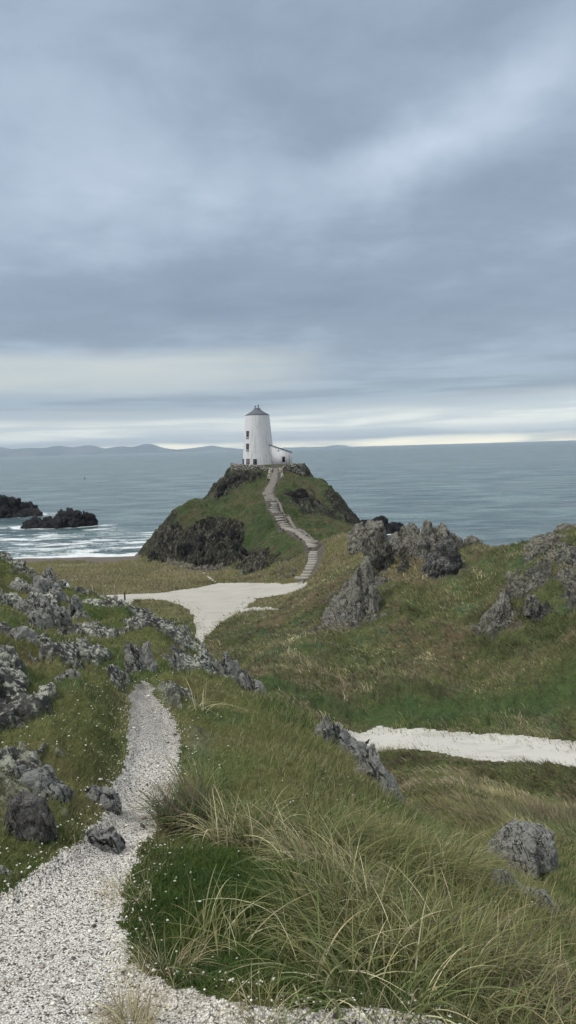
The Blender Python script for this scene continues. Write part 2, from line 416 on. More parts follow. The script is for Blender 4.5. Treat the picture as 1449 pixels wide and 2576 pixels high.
MIDROCK = [hit(px, py, 30)[:2].tolist() + [r] for px, py, r in [
    (865, 1555, 3.0), (900, 1480, 2.9), (950, 1415, 2.4), (1110, 1395, 3.2), (1120, 1440, 2.0), (1020, 1380, 2.6), (930, 1362, 3.2), (1250, 1570, 1.6), (1340, 1528, 1.0),
    (1415, 1400, 1.8), (1440, 1440, 1.1), (1450, 1490, 1.1), (1320, 1470, 1.5), (1190, 1372, 1.5), (640, 1420, 3), (840, 1575, 2.4), (1360, 1385, 1.6), (1290, 1450, 1.0)]]
def inside(P, x, y):
    c = np.zeros(x.shape, bool); n = len(P)
    for i in range(n):
        x0, y0 = P[i]; x1, y1 = P[(i + 1) % n]
        if y0 == y1: continue
        c ^= ((y0 > y) != (y1 > y)) & (x < (x1 - x0) * (y - y0) / (y1 - y0) + x0)
    return c
def sdist(P, x, y):
    """signed distance to outline, negative inside"""
    d = np.full(x.shape, 1e9)
    for i in range(len(P)):
        a = P[i]; e = P[(i + 1) % len(P)] - a; L = (e ** 2).sum() + 1e-12
        t = np.clip(((x - a[0]) * e[0] + (y - a[1]) * e[1]) / L, 0, 1)
        d = np.minimum(d, np.hypot(x - a[0] - t * e[0], y - a[1] - t * e[1]))
    return np.where(inside(P, x, y), -d, d)
def foot_sd(x, y):
    sd = np.full(x.shape, 9.0); m = y < 10
    xn = x[m]; yn = y[m]
    sd[m] = sdist(FOOT, xn, yn) + .05 * fbm(xn * 5, yn * 5, oct=4, seed=3) + .03 * fbm(xn * 25, yn * 25, oct=2, seed=4)
    return sd
def sand_sd(x, y):
    sd = np.full(x.shape, 9.0); m = (y > 27) & (y < 125)
    xn = x[m]; yn = y[m]; j = .7 * fbm(xn * .5, yn * .5, oct=6, seed=5, gain=.7)
    s = np.minimum(sdist(SAND1, xn, yn), sdist(SAND2, xn, yn)); s = np.minimum(s, sdist(SAND3, xn, yn) + .3); s = np.minimum(s, sdist(TRAIL, xn, yn) + .55)
    sd[m] = s + j * np.clip(yn / 60, .5, 1.2) * .8
    return sd

def detail(x, y, z, f, v, h, fs, ss):
    """relief smaller than the control points"""
    near = sstep(y, 30, 18)
    zf = .07 * fbm(x * 1.6, y * 1.6, oct=3, seed=21) + .035 * fbm(x * 6, y * 6, oct=3, seed=22) + .010 * fbm(x * 26, y * 26, oct=2, seed=23)
    zm = -1.3 * sstep(y, 85, 110) * (np.abs(fbm(x * .13 + 5, y * .10, oct=3, seed=35)) - .2) + (1 + .8 * sstep(y, 85, 110)) * .55 * fbm(x * .16, y * .16, oct=2, seed=31) + .26 * fbm(x * .55, y * .4, oct=3, seed=32) + .52 * np.abs(fbm(x * .9, y * .75, oct=4, seed=33, gain=.6)) + .10 * fbm(x * 3.2, y * 2.6, oct=2, seed=34)
    ish = sstep(h - np.maximum(f, v), -1.5, 1.0)
    plat = 1 - sstep(np.hypot((x - TOWER[0] - 2.2) / 8.6, (y - TOWER[1] + .3) / 5.8), 1.0, 1.3)
    flat = np.clip(sstep(fs, -.02, .10) * sstep(ss, -.5, 1.5), 0, 1)
    beach = 1 - sstep(z, .3, 2.2) * 1.0
    amp = flat * (1 - .85 * beach * (1 - ish)) * (1 - plat)
    dz = (near * zf + (1 - near) * zm * np.where(y > 85, np.where(ish > .3, 1.0, .35), 1.0)) * amp
    dz = dz + .004 * fbm(x * 55, y * 55, oct=2, seed=44) * (1 - sstep(fs, -.05, .03)) * (y < 9) - .03 * (1 - sstep(fs, -.08, .0)) * (y < 10)
    return dz, ish
def ground(x, y):
    x = np.asarray(x, float); y = np.asarray(y, float)
    sh = x.shape; x = x.ravel(); y = y.ravel()
    f, v, h = surf(x, y); z = smax(smax(f, v, np.clip(y * .02, .08, .9)), h, .7)
    fs, ss = foot_sd(x, y), sand_sd(x, y)
    dz, ish = detail(x, y, z, f, v, h, fs, ss)
    return (z + dz).reshape(sh)
def gz(x, y): return float(ground(np.array([x]), np.array([y]))[0])

# ------------------------------------------------------------------ terrain mesh
sc_ = np.concatenate([np.linspace(-1.0, -.44, 90, endpoint=False), np.linspace(-.44, .44, 600), np.linspace(.44, 1.0, 91)[1:]])
tr_ = np.concatenate([np.linspace(math.log(.6), math.log(3.4), 40, endpoint=False), np.linspace(math.log(3.4), math.log(90), 700, endpoint=False), np.linspace(math.log(90), math.log(215), 520)])
SS, TT = np.meshgrid(sc_, tr_, indexing='ij')
GY = np.exp(TT) - 2.0; GX = SS * np.exp(TT)
gx, gy = GX.ravel(), GY.ravel()
f, v, h = surf(gx, gy); z0 = smax(smax(f, v, np.clip(gy * .02, .08, .9)), h, .7)
fs, ss = foot_sd(gx, gy), sand_sd(gx, gy)
dz, ish = detail(gx, gy, z0, f, v, h, fs, ss)
zt = z0 + dz
ZG = zt.reshape(GX.shape)
# slope
def slope_of(Zg):
    dXs = np.gradient(GX, axis=0); dZs = np.gradient(Zg, axis=0)
    dYt = np.gradient(GY, axis=1); dXt = np.gradient(GX, axis=1); dZt = np.gradient(Zg, axis=1)
    zx = dZs / dXs; zy = (dZt - zx * dXt) / dYt
    return zx, zy
zx, zy = slope_of(z0.reshape(GX.shape)); SL = np.hypot(zx, zy).ravel()
# craggy cliffs on the steep parts of the headland
crag = ish * sstep(SL + .25 * fbm(gx * .25, gy * .25, oct=4, seed=51), .62, .95) * sstep(-np.hypot((gx - TOWER[0] - 2.2) / 8.6, (gy - TOWER[1] + .3) / 5.8), -1.15, -1.0)[()] * 0 + \
       ish * sstep(SL + .30 * fbm(gx * .25, gy * .25, oct=4, seed=51), .66, .98)
cm = np.zeros(len(gx)); sel = (gy > 85) & (gy < 175) & (ish > .05)
jx = gx[sel] + 1.6 * fbm(gx[sel] * .35, gy[sel] * .35, oct=4, seed=59, gain=.6); jy = gy[sel] + 2.2 * fbm(gx[sel] * .35, gy[sel] * .35, oct=4, seed=60, gain=.6)
cv = np.zeros(sel.sum())
for P_, k_ in CLIFFS:
    cv = np.maximum(cv, k_ * sstep(sdist(P_, jx, jy), .7, -.6) * sstep(fbm(gx[sel] * .5, gy[sel] * .5, oct=4, seed=60), .75 * k_ - .05, .55 * k_ - .30 + .1))
cm[sel] = cv; crag = np.clip(np.maximum(crag * .6 * (gy > 118), cm), 0, 1)
mr = np.zeros(len(gx)); sel = (gy > 38) & (gy < 118)
for cx_, cy_, r_ in MIDROCK:
    mr[sel] = np.maximum(mr[sel], sstep(np.hypot(gx[sel] - cx_, (gy[sel] - cy_) * .7) / r_ + .9 * fbm(gx[sel] * .9, gy[sel] * .9, oct=4, seed=54, gain=.65), 1.0, .6))
crag = np.maximum(crag, mr)
rid = 1 - np.abs(fbm(gx * .9, gy * .35, oct=4, seed=52, gain=.6)) * 2
plat = 1 - sstep(np.hypot((gx - TOWER[0] - 2.2) / 8.6, (gy - TOWER[1] + .3) / 5.8), .9, 1.1)
zt = zt + crag * (1 - plat) * ((1.3 + 0 * mr) * (rid - .6) * (1 - .72 * (mr > .01)) + .35 * fbm(gx * 2.2, gy * 1.5, oct=3, seed=53))
ZG = zt.reshape(GX.shape)

# rocky steps and mossy mounds on the left slope and along the crest
lft = sstep(-gx + .05 * gy, .75, 1.5) * sstep(gy, 3.0, 4.2) * (f >= np.maximum(v, h) - .3) * sstep(gy, 26, 20)
cre = np.exp(-((gx - (2.15 - (gy - 5.5) * .42)) / .5) ** 2) * sstep(gy, 4.6, 5.6) * sstep(gy, 13, 11) * .45
zone = np.clip(np.maximum(lft, cre), 0, 1) * sstep(fs, .02, .2)
mn = fbm(gx * .9, gy * .9, oct=4, seed=55)
zt = zt + zone * .22 * (1 - 2 * np.abs(mn)) * sstep(zone, 0, .5) - zone * .08
nc = zone * sstep(fbm(gx * 1.5 + 4, gy * 1.2, oct=5, seed=56, gain=.6) + .06 * sstep(-gx, 1.0, 2.6), .13, .22)
zt = zt + nc * (.05 + .13 * (.4 - np.abs(fbm(gx * 5, gy * 5, oct=5, seed=57, gain=.62))) + .025 * fbm(gx * 26, gy * 26, oct=3, seed=58))
ZG = zt.reshape(GX.shape)
own = np.where(h > np.maximum(f, v), 2, np.where(f > v, 0, 1))
# ground colour: turf greens, dead grass, moss, bare soil
def lerp(a, b, t): return a + (np.asarray(b) - a) * t[:, None]
def turf_colour(x, y, own, ish):
    n = len(x)
    big = fbm(x * .12, y * .10, oct=4, seed=61); mid = fbm(x * .6, y * .45, oct=4, seed=62); fine = fbm(x * 3.1, y * 3.1, oct=3, seed=63)
    near = sstep(y, 28, 16)
    c = np.tile(np.array([.066, .084, .027]), (n, 1))
    # dry, straw and brown
    dry = sstep(big * .9 + mid * .7, .0, .55)
    c = lerp(c, (.088, .072, .036), dry * .9 * (1 - near) * (1 - ish * .6))
    c = lerp(c, (.030, .062, .022), sstep(mid * .8 - big * .6, .12, .5) * .8 * (1 - near))
    # close turf
    nn = fbm(x * 1.1, y * 1.1, oct=4, seed=64)
    c = lerp(c, (.078, .090, .028), near)
    c = lerp(c, (.100, .090, .038), near * sstep(nn, .1, .5) * .6)
    c = lerp(c, (.042, .072, .020), near * sstep(-nn, .0, .4) * .8)
    # deep green moss beside the path
    moss = near * np.exp(-(((x + .22) / .60) ** 2 + ((y - 2.75) / .60) ** 2))
    c = lerp(c, (.040, .062, .010), sstep(moss + .15 * nn, .25, .6))
    # headland turf: greener below, browner on the shoulders
    c = lerp(c, (.040, .066, .022), ish * .7)
    c = lerp(c, (.052, .048, .024), ish * sstep(mid + big * .5, .05, .4) * .7)
    # fine grain; far-slope mottling puts shadows of hollows into the colour
    c = c * (1 + .22 * fine[:, None]) * (1 + (.5 * mid * (1 - near))[:, None])
    return np.clip(c * (1.5, 1.40, 1.75) * (.78 - .06 * near[:, None] * 0), .004, 1)  # scaled darker so the gaps between grass blades look shaded
ct = turf_colour(gx, gy, own, ish)
dune = (own == 1) & (gy > 75)
dn = fbm(gx * .2, gy * .5, oct=4, seed=66)
ct = np.where(dune[:, None], lerp(np.tile([.135, .128, .062], (len(gx), 1)), (.090, .090, .045), sstep(dn, -.2, .5)), ct)
greenrim = np.exp(-((gy - 39.5 - .05 * gx) / 1.6) ** 2) * (own == 1)
ct = lerp(ct, (.055, .085, .032), greenrim * .8)
rk = np.tile([.050, .050, .050], (len(gx), 1)); rn = fbm(gx * 1.5, gy * .7, oct=4, seed=67)
rk = lerp(rk, (.024, .026, .028), sstep(rn, -.1, .4)); rk = lerp(rk, (.105, .095, .080), sstep(-rn, .15, .5))
rk = lerp(rk, (.050, .054, .026), sstep(fbm(gx * .8, gy * .8, oct=3, seed=68), .1, .35) * .8)
ct = ct * (1 - crag[:, None] * .92) + rk * crag[:, None] * .92
nrk = np.tile([.115, .115, .115], (len(gx), 1)); nr = fbm(gx * 9, gy * 9, oct=4, seed=69)
nrk = lerp(nrk, (.040, .040, .045), sstep(nr, -.05, .25)); nrk = lerp(nrk, (.34, .35, .31), sstep(-nr, .12, .3))
ct = ct * (1 - nc[:, None]) + nrk * nc[:, None]
plat_c = 1 - sstep(np.hypot((gx - TOWER[0] - 2.2) / 8.6, (gy - TOWER[1] + .3) / 5.8), .8, 1.0)
ct = lerp(ct, (.13, .12, .09), plat_c * .6)
STAIR = np.array([hit(px, py, 60)[:2] for px, py in [(752, 1471), (778, 1448), (788, 1425), (793, 1405), (794, 1390), (778, 1371), (760, 1355), (740, 1340), (716, 1318), (700, 1298), (688, 1282), (683, 1264), (673, 1248), (680, 1230), (689, 1212), (692, 1195), (694, 1178)]])
sd_ = np.full(len(gx), 99.0); sel = (gy > 82) & (gy < 165) & (np.abs(gx) < 14)
for a_0, b_0 in zip(STAIR[:-1], STAIR[1:]):
    e = b_0 - a_0; tt = np.clip(((gx[sel] - a_0[0]) * e[0] + (gy[sel] - a_0[1]) * e[1]) / (e @ e), 0, 1)
    sd_[sel] = np.minimum(sd_[sel], np.hypot(gx[sel] - a_0[0] - tt * e[0], gy[sel] - a_0[1] - tt * e[1]))
trod = sstep(sd_ + .25 * fbm(gx * 1.2, gy * 1.2, oct=3, seed=39), 1.35, .95)
crag = crag * (1 - trod)
bp = fbm(gx * .22, gy * .16, oct=5, seed=70, gain=.6)
ct = lerp(ct, (.085, .075, .045), ish * sstep(bp, .0, .3) * .75); ct = lerp(ct, (.040, .052, .028), ish * sstep(-bp, .1, .4) * .6)
ct = lerp(ct, (.10, .092, .078), trod)  # trodden ground, darkened to stand in for shaded risers between the steps
# shingle beach
bsel = (own == 1) & (gy > 100) & (zt < 1.55 + .15 * dn) & (gx < 10)
psel = (fs < 0); ssel = (ss < 0) & (own != 0)
cls = np.zeros(len(gx), int) + own      # 0 ridge, 1 ground, 2 headland
cls[bsel] = 3; cls[ssel & ~bsel] = 4; cls[psel] = 5
nS, nT = GX.shape
idx = np.arange(nS * nT).reshape(nS, nT)
Q = np.stack([idx[:-1, :-1], idx[1:, :-1], idx[1:, 1:], idx[:-1, 1:]], -1).reshape(-1, 4)
qc = cls[Q[:, 0]]
PV = np.stack([gx, gy, zt], 1)

def ground_mat(name, bumpd=.02, bs=1.0, scale=9.0):
    m, t, b = mat(name)
    c = t.n.new('ShaderNodeAttribute'); c.attribute_name = 'Col'
    P = t.n.new('ShaderNodeTexCoord').outputs['Object']
    n = t.noise(P, scale, 6, .65); n2 = t.noise(P, scale * 5, 4, .6)
    k = t.m('MULTIPLY_ADD', n, 1.3, .35); k = t.m('MULTIPLY', k, t.m('MULTIPLY_ADD', n2, .9, .55))
    t.l.new(t.mix(1.0, c.outputs['Color'], k, 'MULTIPLY'), b.inputs['Base Color'])
    t.l.new(t.bump(t.m('ADD', n, t.m('MULTIPLY', n2, .4)), bs, bumpd), b.inputs['Normal'])
    b.inputs['Roughness'].default_value = 1.0; b.inputs['Specular IOR Level'].default_value = .1
    return m
def add_rock(m, sc, dark=(.055, .055, .056), mid=(.17, .17, .155), pale=(.58, .60, .50), lich=.5, bd=.05, warp=(1, 1, 1)):
    t = NT(m.node_tree); b = t.n['Principled BSDF']; old = b.inputs['Base Color'].links[0].from_socket; on = b.inputs['Normal'].links[0].from_socket
    a = t.n.new('ShaderNodeAttribute'); a.attribute_name = 'rock'; P = t.vm('MULTIPLY', t.n.new('ShaderNodeTexCoord').outputs['Object'], warp)
    n1 = t.noise(P, sc * .5, 6, .65); n2 = t.noise(P, sc * 2, 6, .7); n3 = t.noise(P, sc * .25, 4, .6)
    c = t.mix(t.smooth(n1, .38, .60), dark + (1,), mid + (1,)); c = t.mix(t.m('MULTIPLY', t.smooth(t.m('ADD', n2, t.m('MULTIPLY', n3, .5)), .80 - lich * .1, .90 - lich * .1), .9), c, pale + (1,))
    c = t.mix(t.smooth(n2, .40, .30), c, tuple(x * .4 for x in dark) + (1,))
    t.l.new(t.mix(a.outputs['Fac'], old, c), b.inputs['Base Color'])
    t.l.new(t.bump(t.m('MULTIPLY', t.m('ADD', n1, n2), a.outputs['Fac']), 1.0, bd, on), b.inputs['Normal'])
M_ridge = ground_mat('turf_near', .012, .8, 22.0)
M_ground = ground_mat('turf_far', .25, .8, 1.6)
M_head = ground_mat('turf_headland', .35, .9, 1.1)
add_rock(M_ridge, 9, bd=.06)
add_rock(M_ground, 2.6, pale=(.36, .35, .30), bd=.25)
add_rock(M_head, 1.4, dark=(.017, .017, .018), mid=(.050, .050, .044), pale=(.19, .175, .145), lich=.1, bd=.5, warp=(1, .6, .35))
# shell path
M_shell, t, b = mat('crushed_shell')
P = t.n.new('ShaderNodeTexCoord').outputs['Object']
wv = t.n.new('ShaderNodeTexVoronoi'); t.l.new(P, wv.inputs['Vector']); wv.inputs['Scale'].default_value = 130
cell = t.sep(wv.outputs['Color'])[0]
shell = t.ramp(cell, [(0, (.07, .065, .06)), (.10, (.20, .18, .16)), (.22, (.52, .49, .43)), (.5, (.78, .75, .69)), (1, (.88, .86, .81))])
dirt = t.noise(P, 3.0, 5, .6)
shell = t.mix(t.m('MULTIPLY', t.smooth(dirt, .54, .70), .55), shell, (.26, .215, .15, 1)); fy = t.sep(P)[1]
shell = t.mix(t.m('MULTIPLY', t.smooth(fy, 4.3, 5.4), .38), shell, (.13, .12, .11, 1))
edge = t.ramp(wv.outputs['Distance'], [(0, 1.0), (.35, .95), (.6, .5)])
shell = t.mix(1.0, shell, edge, 'MULTIPLY')
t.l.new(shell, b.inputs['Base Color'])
hh = t.m('ADD', t.m('MULTIPLY', wv.outputs['Distance'], -1.0), t.m('MULTIPLY', t.noise(P, 30, 4, .6), .8))
t.l.new(t.bump(hh, .8, .006), b.inputs['Normal'])
# pale sand lane
M_sand, t, b = mat('pale_sand')
P = t.n.new('ShaderNodeTexCoord').outputs['Object']
n = t.noise(P, .5, 6, .6); n2 = t.noise(P, 5, 6, .75)
c = t.mix(n, (.35, .335, .295, 1), (.48, .465, .42, 1)); c = t.mix(t.smooth(n2, .58, .75), c, (.34, .32, .25, 1))
c = t.mix(t.smooth(t.sep(P)[1], 55.0, 42.0), c, t.mix(n, (.45, .44, .40, 1), (.56, .55, .51, 1))); trk = t.noise(t.vm('MULTIPLY', P, (.25, 1, 1)), 1.4, 4, .6)
c = t.mix(t.m('MULTIPLY', t.smooth(trk, .50, .64), .35), c, (.30, .285, .24, 1)); sp = t.vor(P, 2.6); c = t.mix(t.m('SUBTRACT', 1.0, t.smooth(sp, .05, .10)), c, (.16, .15, .13, 1))
t.l.new(c, b.inputs['Base Color']); t.l.new(t.bump(n2, .6, .05), b.inputs['Normal'])
M_beach, t, b = mat('beach_shingle')
P = t.n.new('ShaderNodeTexCoord').outputs['Object']
n = t.noise(P, .6, 5, .6); n2 = t.noise(P, 4, 4, .7)
c = t.mix(n, (.105, .088, .075, 1), (.17, .145, .125, 1)); c = t.mix(t.smooth(n2, .55, .7), c, (.05, .045, .04, 1))
t.l.new(c, b.inputs['Base Color']); t.l.new(t.bump(n2, .6, .1), b.inputs['Normal'])

rockw = np.clip(np.maximum(crag * .95, nc), 0, 1)
def submesh(name, k, m, kind='structure'):
    q = Q[qc == k]
    if not len(q): return
    u, inv = np.unique(q, return_inverse=True)
    return tag(mk(name, PV[u], inv.reshape(-1, 4), m, None, True, ct[u], {'rock': rockw[u]}), kind=kind)
submesh('hill_ridge', 0, M_ridge)
submesh('ground', 1, M_ground)
submesh('headland', 2, M_head)
submesh('beach', 3, M_beach)
submesh('sand_path', 4, M_sand)
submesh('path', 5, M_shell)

# ------------------------------------------------------------------ sea rocks' footprints (for the foam)
SEAROCKS = [  # centre x,y, half width, half depth
    (pt(0, 1298, 1)[0] * 245 - 5, 247, 15.5, 7), (pt(131, 1325, 1)[0] * 203, 205, 9.6, 5.0), (pt(950, 1330, 1)[0] * 168, 168, 6.5, 4)]
# ------------------------------------------------------------------ sea
a_ = np.concatenate([np.linspace(-1.3, -.46, 60, endpoint=False), np.linspace(-.46, .46, 420), np.linspace(.46, 1.3, 61)[1:]])
b_ = np.concatenate([np.linspace(math.log(70), math.log(700), 620, endpoint=False), np.linspace(math.log(700), math.log(70000), 160)])
AA, BB = np.meshgrid(a_, b_, indexing='ij'); sy = np.exp(BB).ravel(); sx = (AA.ravel() * sy)
land = np.where(sy < 215, macro(sx, np.minimum(sy, 214)), -9)
wz = np.zeros(len(sx)); k = sstep(sy, 1500, 300)
for lam, amp, seed in ((17, .20, 71), (7.5, .13, 72), (3.4, .07, 73)):
    kk = sstep(sy, lam * 60, lam * 22)
    wz += kk * amp * (1 - 2 * np.abs(fbm(sx / lam * .55 + 3, sy / lam + .12 * sx / lam, oct=2, seed=seed)))
shore_y = 142.5 + .5 * fbm(sx * .05, sx * 0 + 3, oct=2, seed=75) + .02 * (sx + 30)
bay = sstep(sx, 2, -8) * sstep(sy, 172, 160)
brk = np.exp(-((sy - shore_y - 7.0 - 1.0 * fbm(sx * .08, sx * 0, oct=2, seed=76)) / 1.1) ** 2)
wz = wz * (1 - .5 * bay) + .55 * brk * bay * sstep(fbm(sx * .06, sx * 0 + 9, oct=2, seed=77), -.7, -.1)
# foam
fo = np.zeros(len(sx))
for cx, cy, rx, ry in SEAROCKS:
    q = np.hypot((sx - cx) / rx, (sy - cy) / ry)
    fo = np.maximum(fo, 1.2 * sstep(q, 1.75, 1.0)); fo = np.maximum(fo, .72 * sstep(q, 4.0, 1.1))
fo = np.maximum(fo, bay * 1.5 * sstep(sy - shore_y + .8 * fbm(sx * .25, sy * .3, oct=3, seed=78), 3.6, 1.6))
fo = np.maximum(fo, .74 * sstep(sy, 260, 170) * sstep(sx, 4, -12))
fo = np.maximum(fo, .9 * sstep(land, -1.4, -.4) * (sy > 150)); fo = np.maximum(fo, .75 * sstep(land, -1.6, -.5) * (sx > 12))
fo = np.maximum(fo, .47 * sstep(sy, 330, 120) * .8)
n = fbm(sx * .12, sy * .30, oct=5, seed=79, gain=.6) ; rdg = 1 - np.abs(fbm(sx * .05, sy * .22, oct=4, seed=80)) * 3.0
foam = np.clip((fo - .42) * 1.6 + (fo > .3) * (.55 * n + .22 * (rdg - .4)), 0, 1) * sstep(fo, .3, .5)
foam = np.maximum(foam, (fo > .95) * np.clip(.75 + .5 * n, 0, 1))
nS, nT = AA.shape; idx = np.arange(nS * nT).reshape(nS, nT)
q = np.stack([idx[:-1, :-1], idx[1:, :-1], idx[1:, 1:], idx[:-1, 1:]], -1).reshape(-1, 4)
M_sea, t, b = mat('sea_water')
at = t.n.new('ShaderNodeAttribute'); at.attribute_name = 'foam'
P = t.n.new('ShaderNodeTexCoord').outputs['Object']
px_, py_, pz_ = t.sep(P)
pw = t.xyz(t.m('MULTIPLY', px_, .55), t.m('ADD', py_, t.m('MULTIPLY', px_, .1)), 0.0)
w1 = t.noise(pw, .30, 6, .62, .3); w2 = t.noise(pw, .055, 5, .55, .2); w3 = t.noise(pw, 1.3, 4, .6); wl = t.noise(pw, .004, 4, .5)
base = t.mix(wl, (.105, .175, .185, 1), (.080, .138, .155, 1))
base = t.mix(t.smooth(w1, .36, .60), t.mix(.55, base, (.03, .07, .09, 1)), base)  # dark wavelet faces put into the colour, as bump shading averages out
w4 = t.noise(t.vm('MULTIPLY', pw, (.5, 1, 1)), .10, 4, .6, .4); w5 = t.noise(t.vm('MULTIPLY', pw, (.4, 1, 1)), .022, 5, .6, .4); w6 = t.noise(t.vm('MULTIPLY', pw, (.4, 1, 1)), .006, 5, .6, .4)
for q_, a_0, b_0, k_0 in ((w4, .44, .58, .50), (w5, .44, .60, .45), (w6, .42, .60, .40)):
    base = t.mix(t.m('MULTIPLY', t.smooth(q_, b_0, a_0), k_0), base, (.045, .085, .095, 1))  # darks of swell and wind patches, also in the colour
base = t.mix(t.m('MULTIPLY', t.smooth(w2, .48, .62), .45), base, (.20, .29, .285, 1))  # lighter swell faces, likewise painted in the base colour
fn = t.m('ADD', t.m('MULTIPLY_ADD', t.noise(t.vm('MULTIPLY', P, (.45, 1, 1)), .32, 6, .65, .8), 1.7, -.85), t.m('MULTIPLY_ADD', t.noise(P, 1.8, 5, .7), .8, -.4))
fm = t.m('MULTIPLY', t.smooth(t.m('ADD', at.outputs['Fac'], fn), .38, .80), t.smooth(at.outputs['Fac'], .02, .3))
base = t.mix(fm, base, (.74, .78, .79, 1))
t.l.new(base, b.inputs['Base Color'])
b.inputs['Specular IOR Level'].default_value = .5
t.l.new(t.m('MULTIPLY_ADD', fm, .5, .20), b.inputs['Roughness'])
nb = t.bump(w2, 1.0, 7.0); nb = t.bump(w4, .9, 4.0, nb); nb = t.bump(w1, .9, 1.6, nb); nb = t.bump(w3, .6, .25, nb)
t.l.new(nb, b.inputs['Normal'])
tag(mk('sea', np.stack([sx, sy, wz], 1), q, M_sea, None, True, attr={'foam': foam}), kind='structure')

# ------------------------------------------------------------------ far hills across the bay
M_far, t, b = mat('far_hillside')
P = t.n.new('ShaderNodeTexCoord').outputs['Object']
nn = t.noise(P, .0012, 6, .6)
t.l.new(t.mix(t.smooth(nn, .42, .6), (.05, .07, .10, 1), (.12, .14, .15, 1)), b.inputs['Base Color'])  # bluish, so the tint of distance haze is partly in the colour
b.inputs['Roughness'].default_value = 1
def far_range(name, prof, d, depth, seed):
    """prof: (source px x, source px y) skyline of the photo -> a ridge of hills at distance d with its own depth"""
    P = np.array([pt(x * .6289, y * .6289, d) for x, y in prof])
    xs = np.linspace(P[0, 0], P[-1, 0], 260); zr = np.interp(xs, P[:, 0], P[:, 2])
    zr = np.convolve(np.pad(zr, 3, mode='edge'), np.ones(7) / 7, 'valid')
    zr = zr + 10 * fbm(xs / 500, xs * 0 + seed, oct=4, seed=seed)
    v_ = np.linspace(0, 1, 40)
    XX, VV = np.meshgrid(xs, v_, indexing='ij'); ZR = zr[:, None] * np.ones_like(VV)
    prof_ = np.sin(np.pi * np.clip(VV * .5 / .55, 0, 1)) ** .8
    YY = d - depth * .55 + VV * depth
    g = np.where(VV < .55, (VV / .55) ** .75, np.maximum(1 - (VV - .55) / .45, 0) ** .8)
    ZZ = np.maximum(ZR, 6) * g * (1 + .22 * fbm(XX / 700, YY / 700, oct=4, seed=seed + 3) * (1 - np.abs(g - .5) * 2)) - 3 * (g < .02)
    n1, n2 = XX.shape; ix = np.arange(n1 * n2).reshape(n1, n2)
    q = np.stack([ix[:-1, :-1], ix[1:, :-1], ix[1:, 1:], ix[:-1, 1:]], -1).reshape(-1, 4)
    return tag(mk(name, np.stack([XX.ravel(), YY.ravel(), ZZ.ravel()], 1), q, M_far, None, True), kind='structure')
far_range('hills', [(-900, 1800), (-300, 1795), (0, 1787), (50, 1796), (130, 1790), (180, 1792), (235, 1781), (290, 1790), (350, 1779), (385, 1783), (415, 1796), (450, 1789), (490, 1784), (530, 1789), (590, 1771), (620, 1778), (645, 1790), (700, 1797), (760, 1806)], 24000, 4200, 5)
far_range('far_hills', [(600, 1805), (700, 1799), (780, 1791), (850, 1781), (900, 1790), (960, 1795), (1100, 1791), (1250, 1788), (1300, 1786), (1350, 1780), (1385, 1783), (1408, 1791), (1440, 1797)], 28000, 3600, 6)
far_range('low_hills', [(-900, 1815), (-300, 1812), (0, 1806), (90, 1808), (150, 1804), (200, 1809), (225, 1819), (240, 1826)], 20500, 1500, 8)
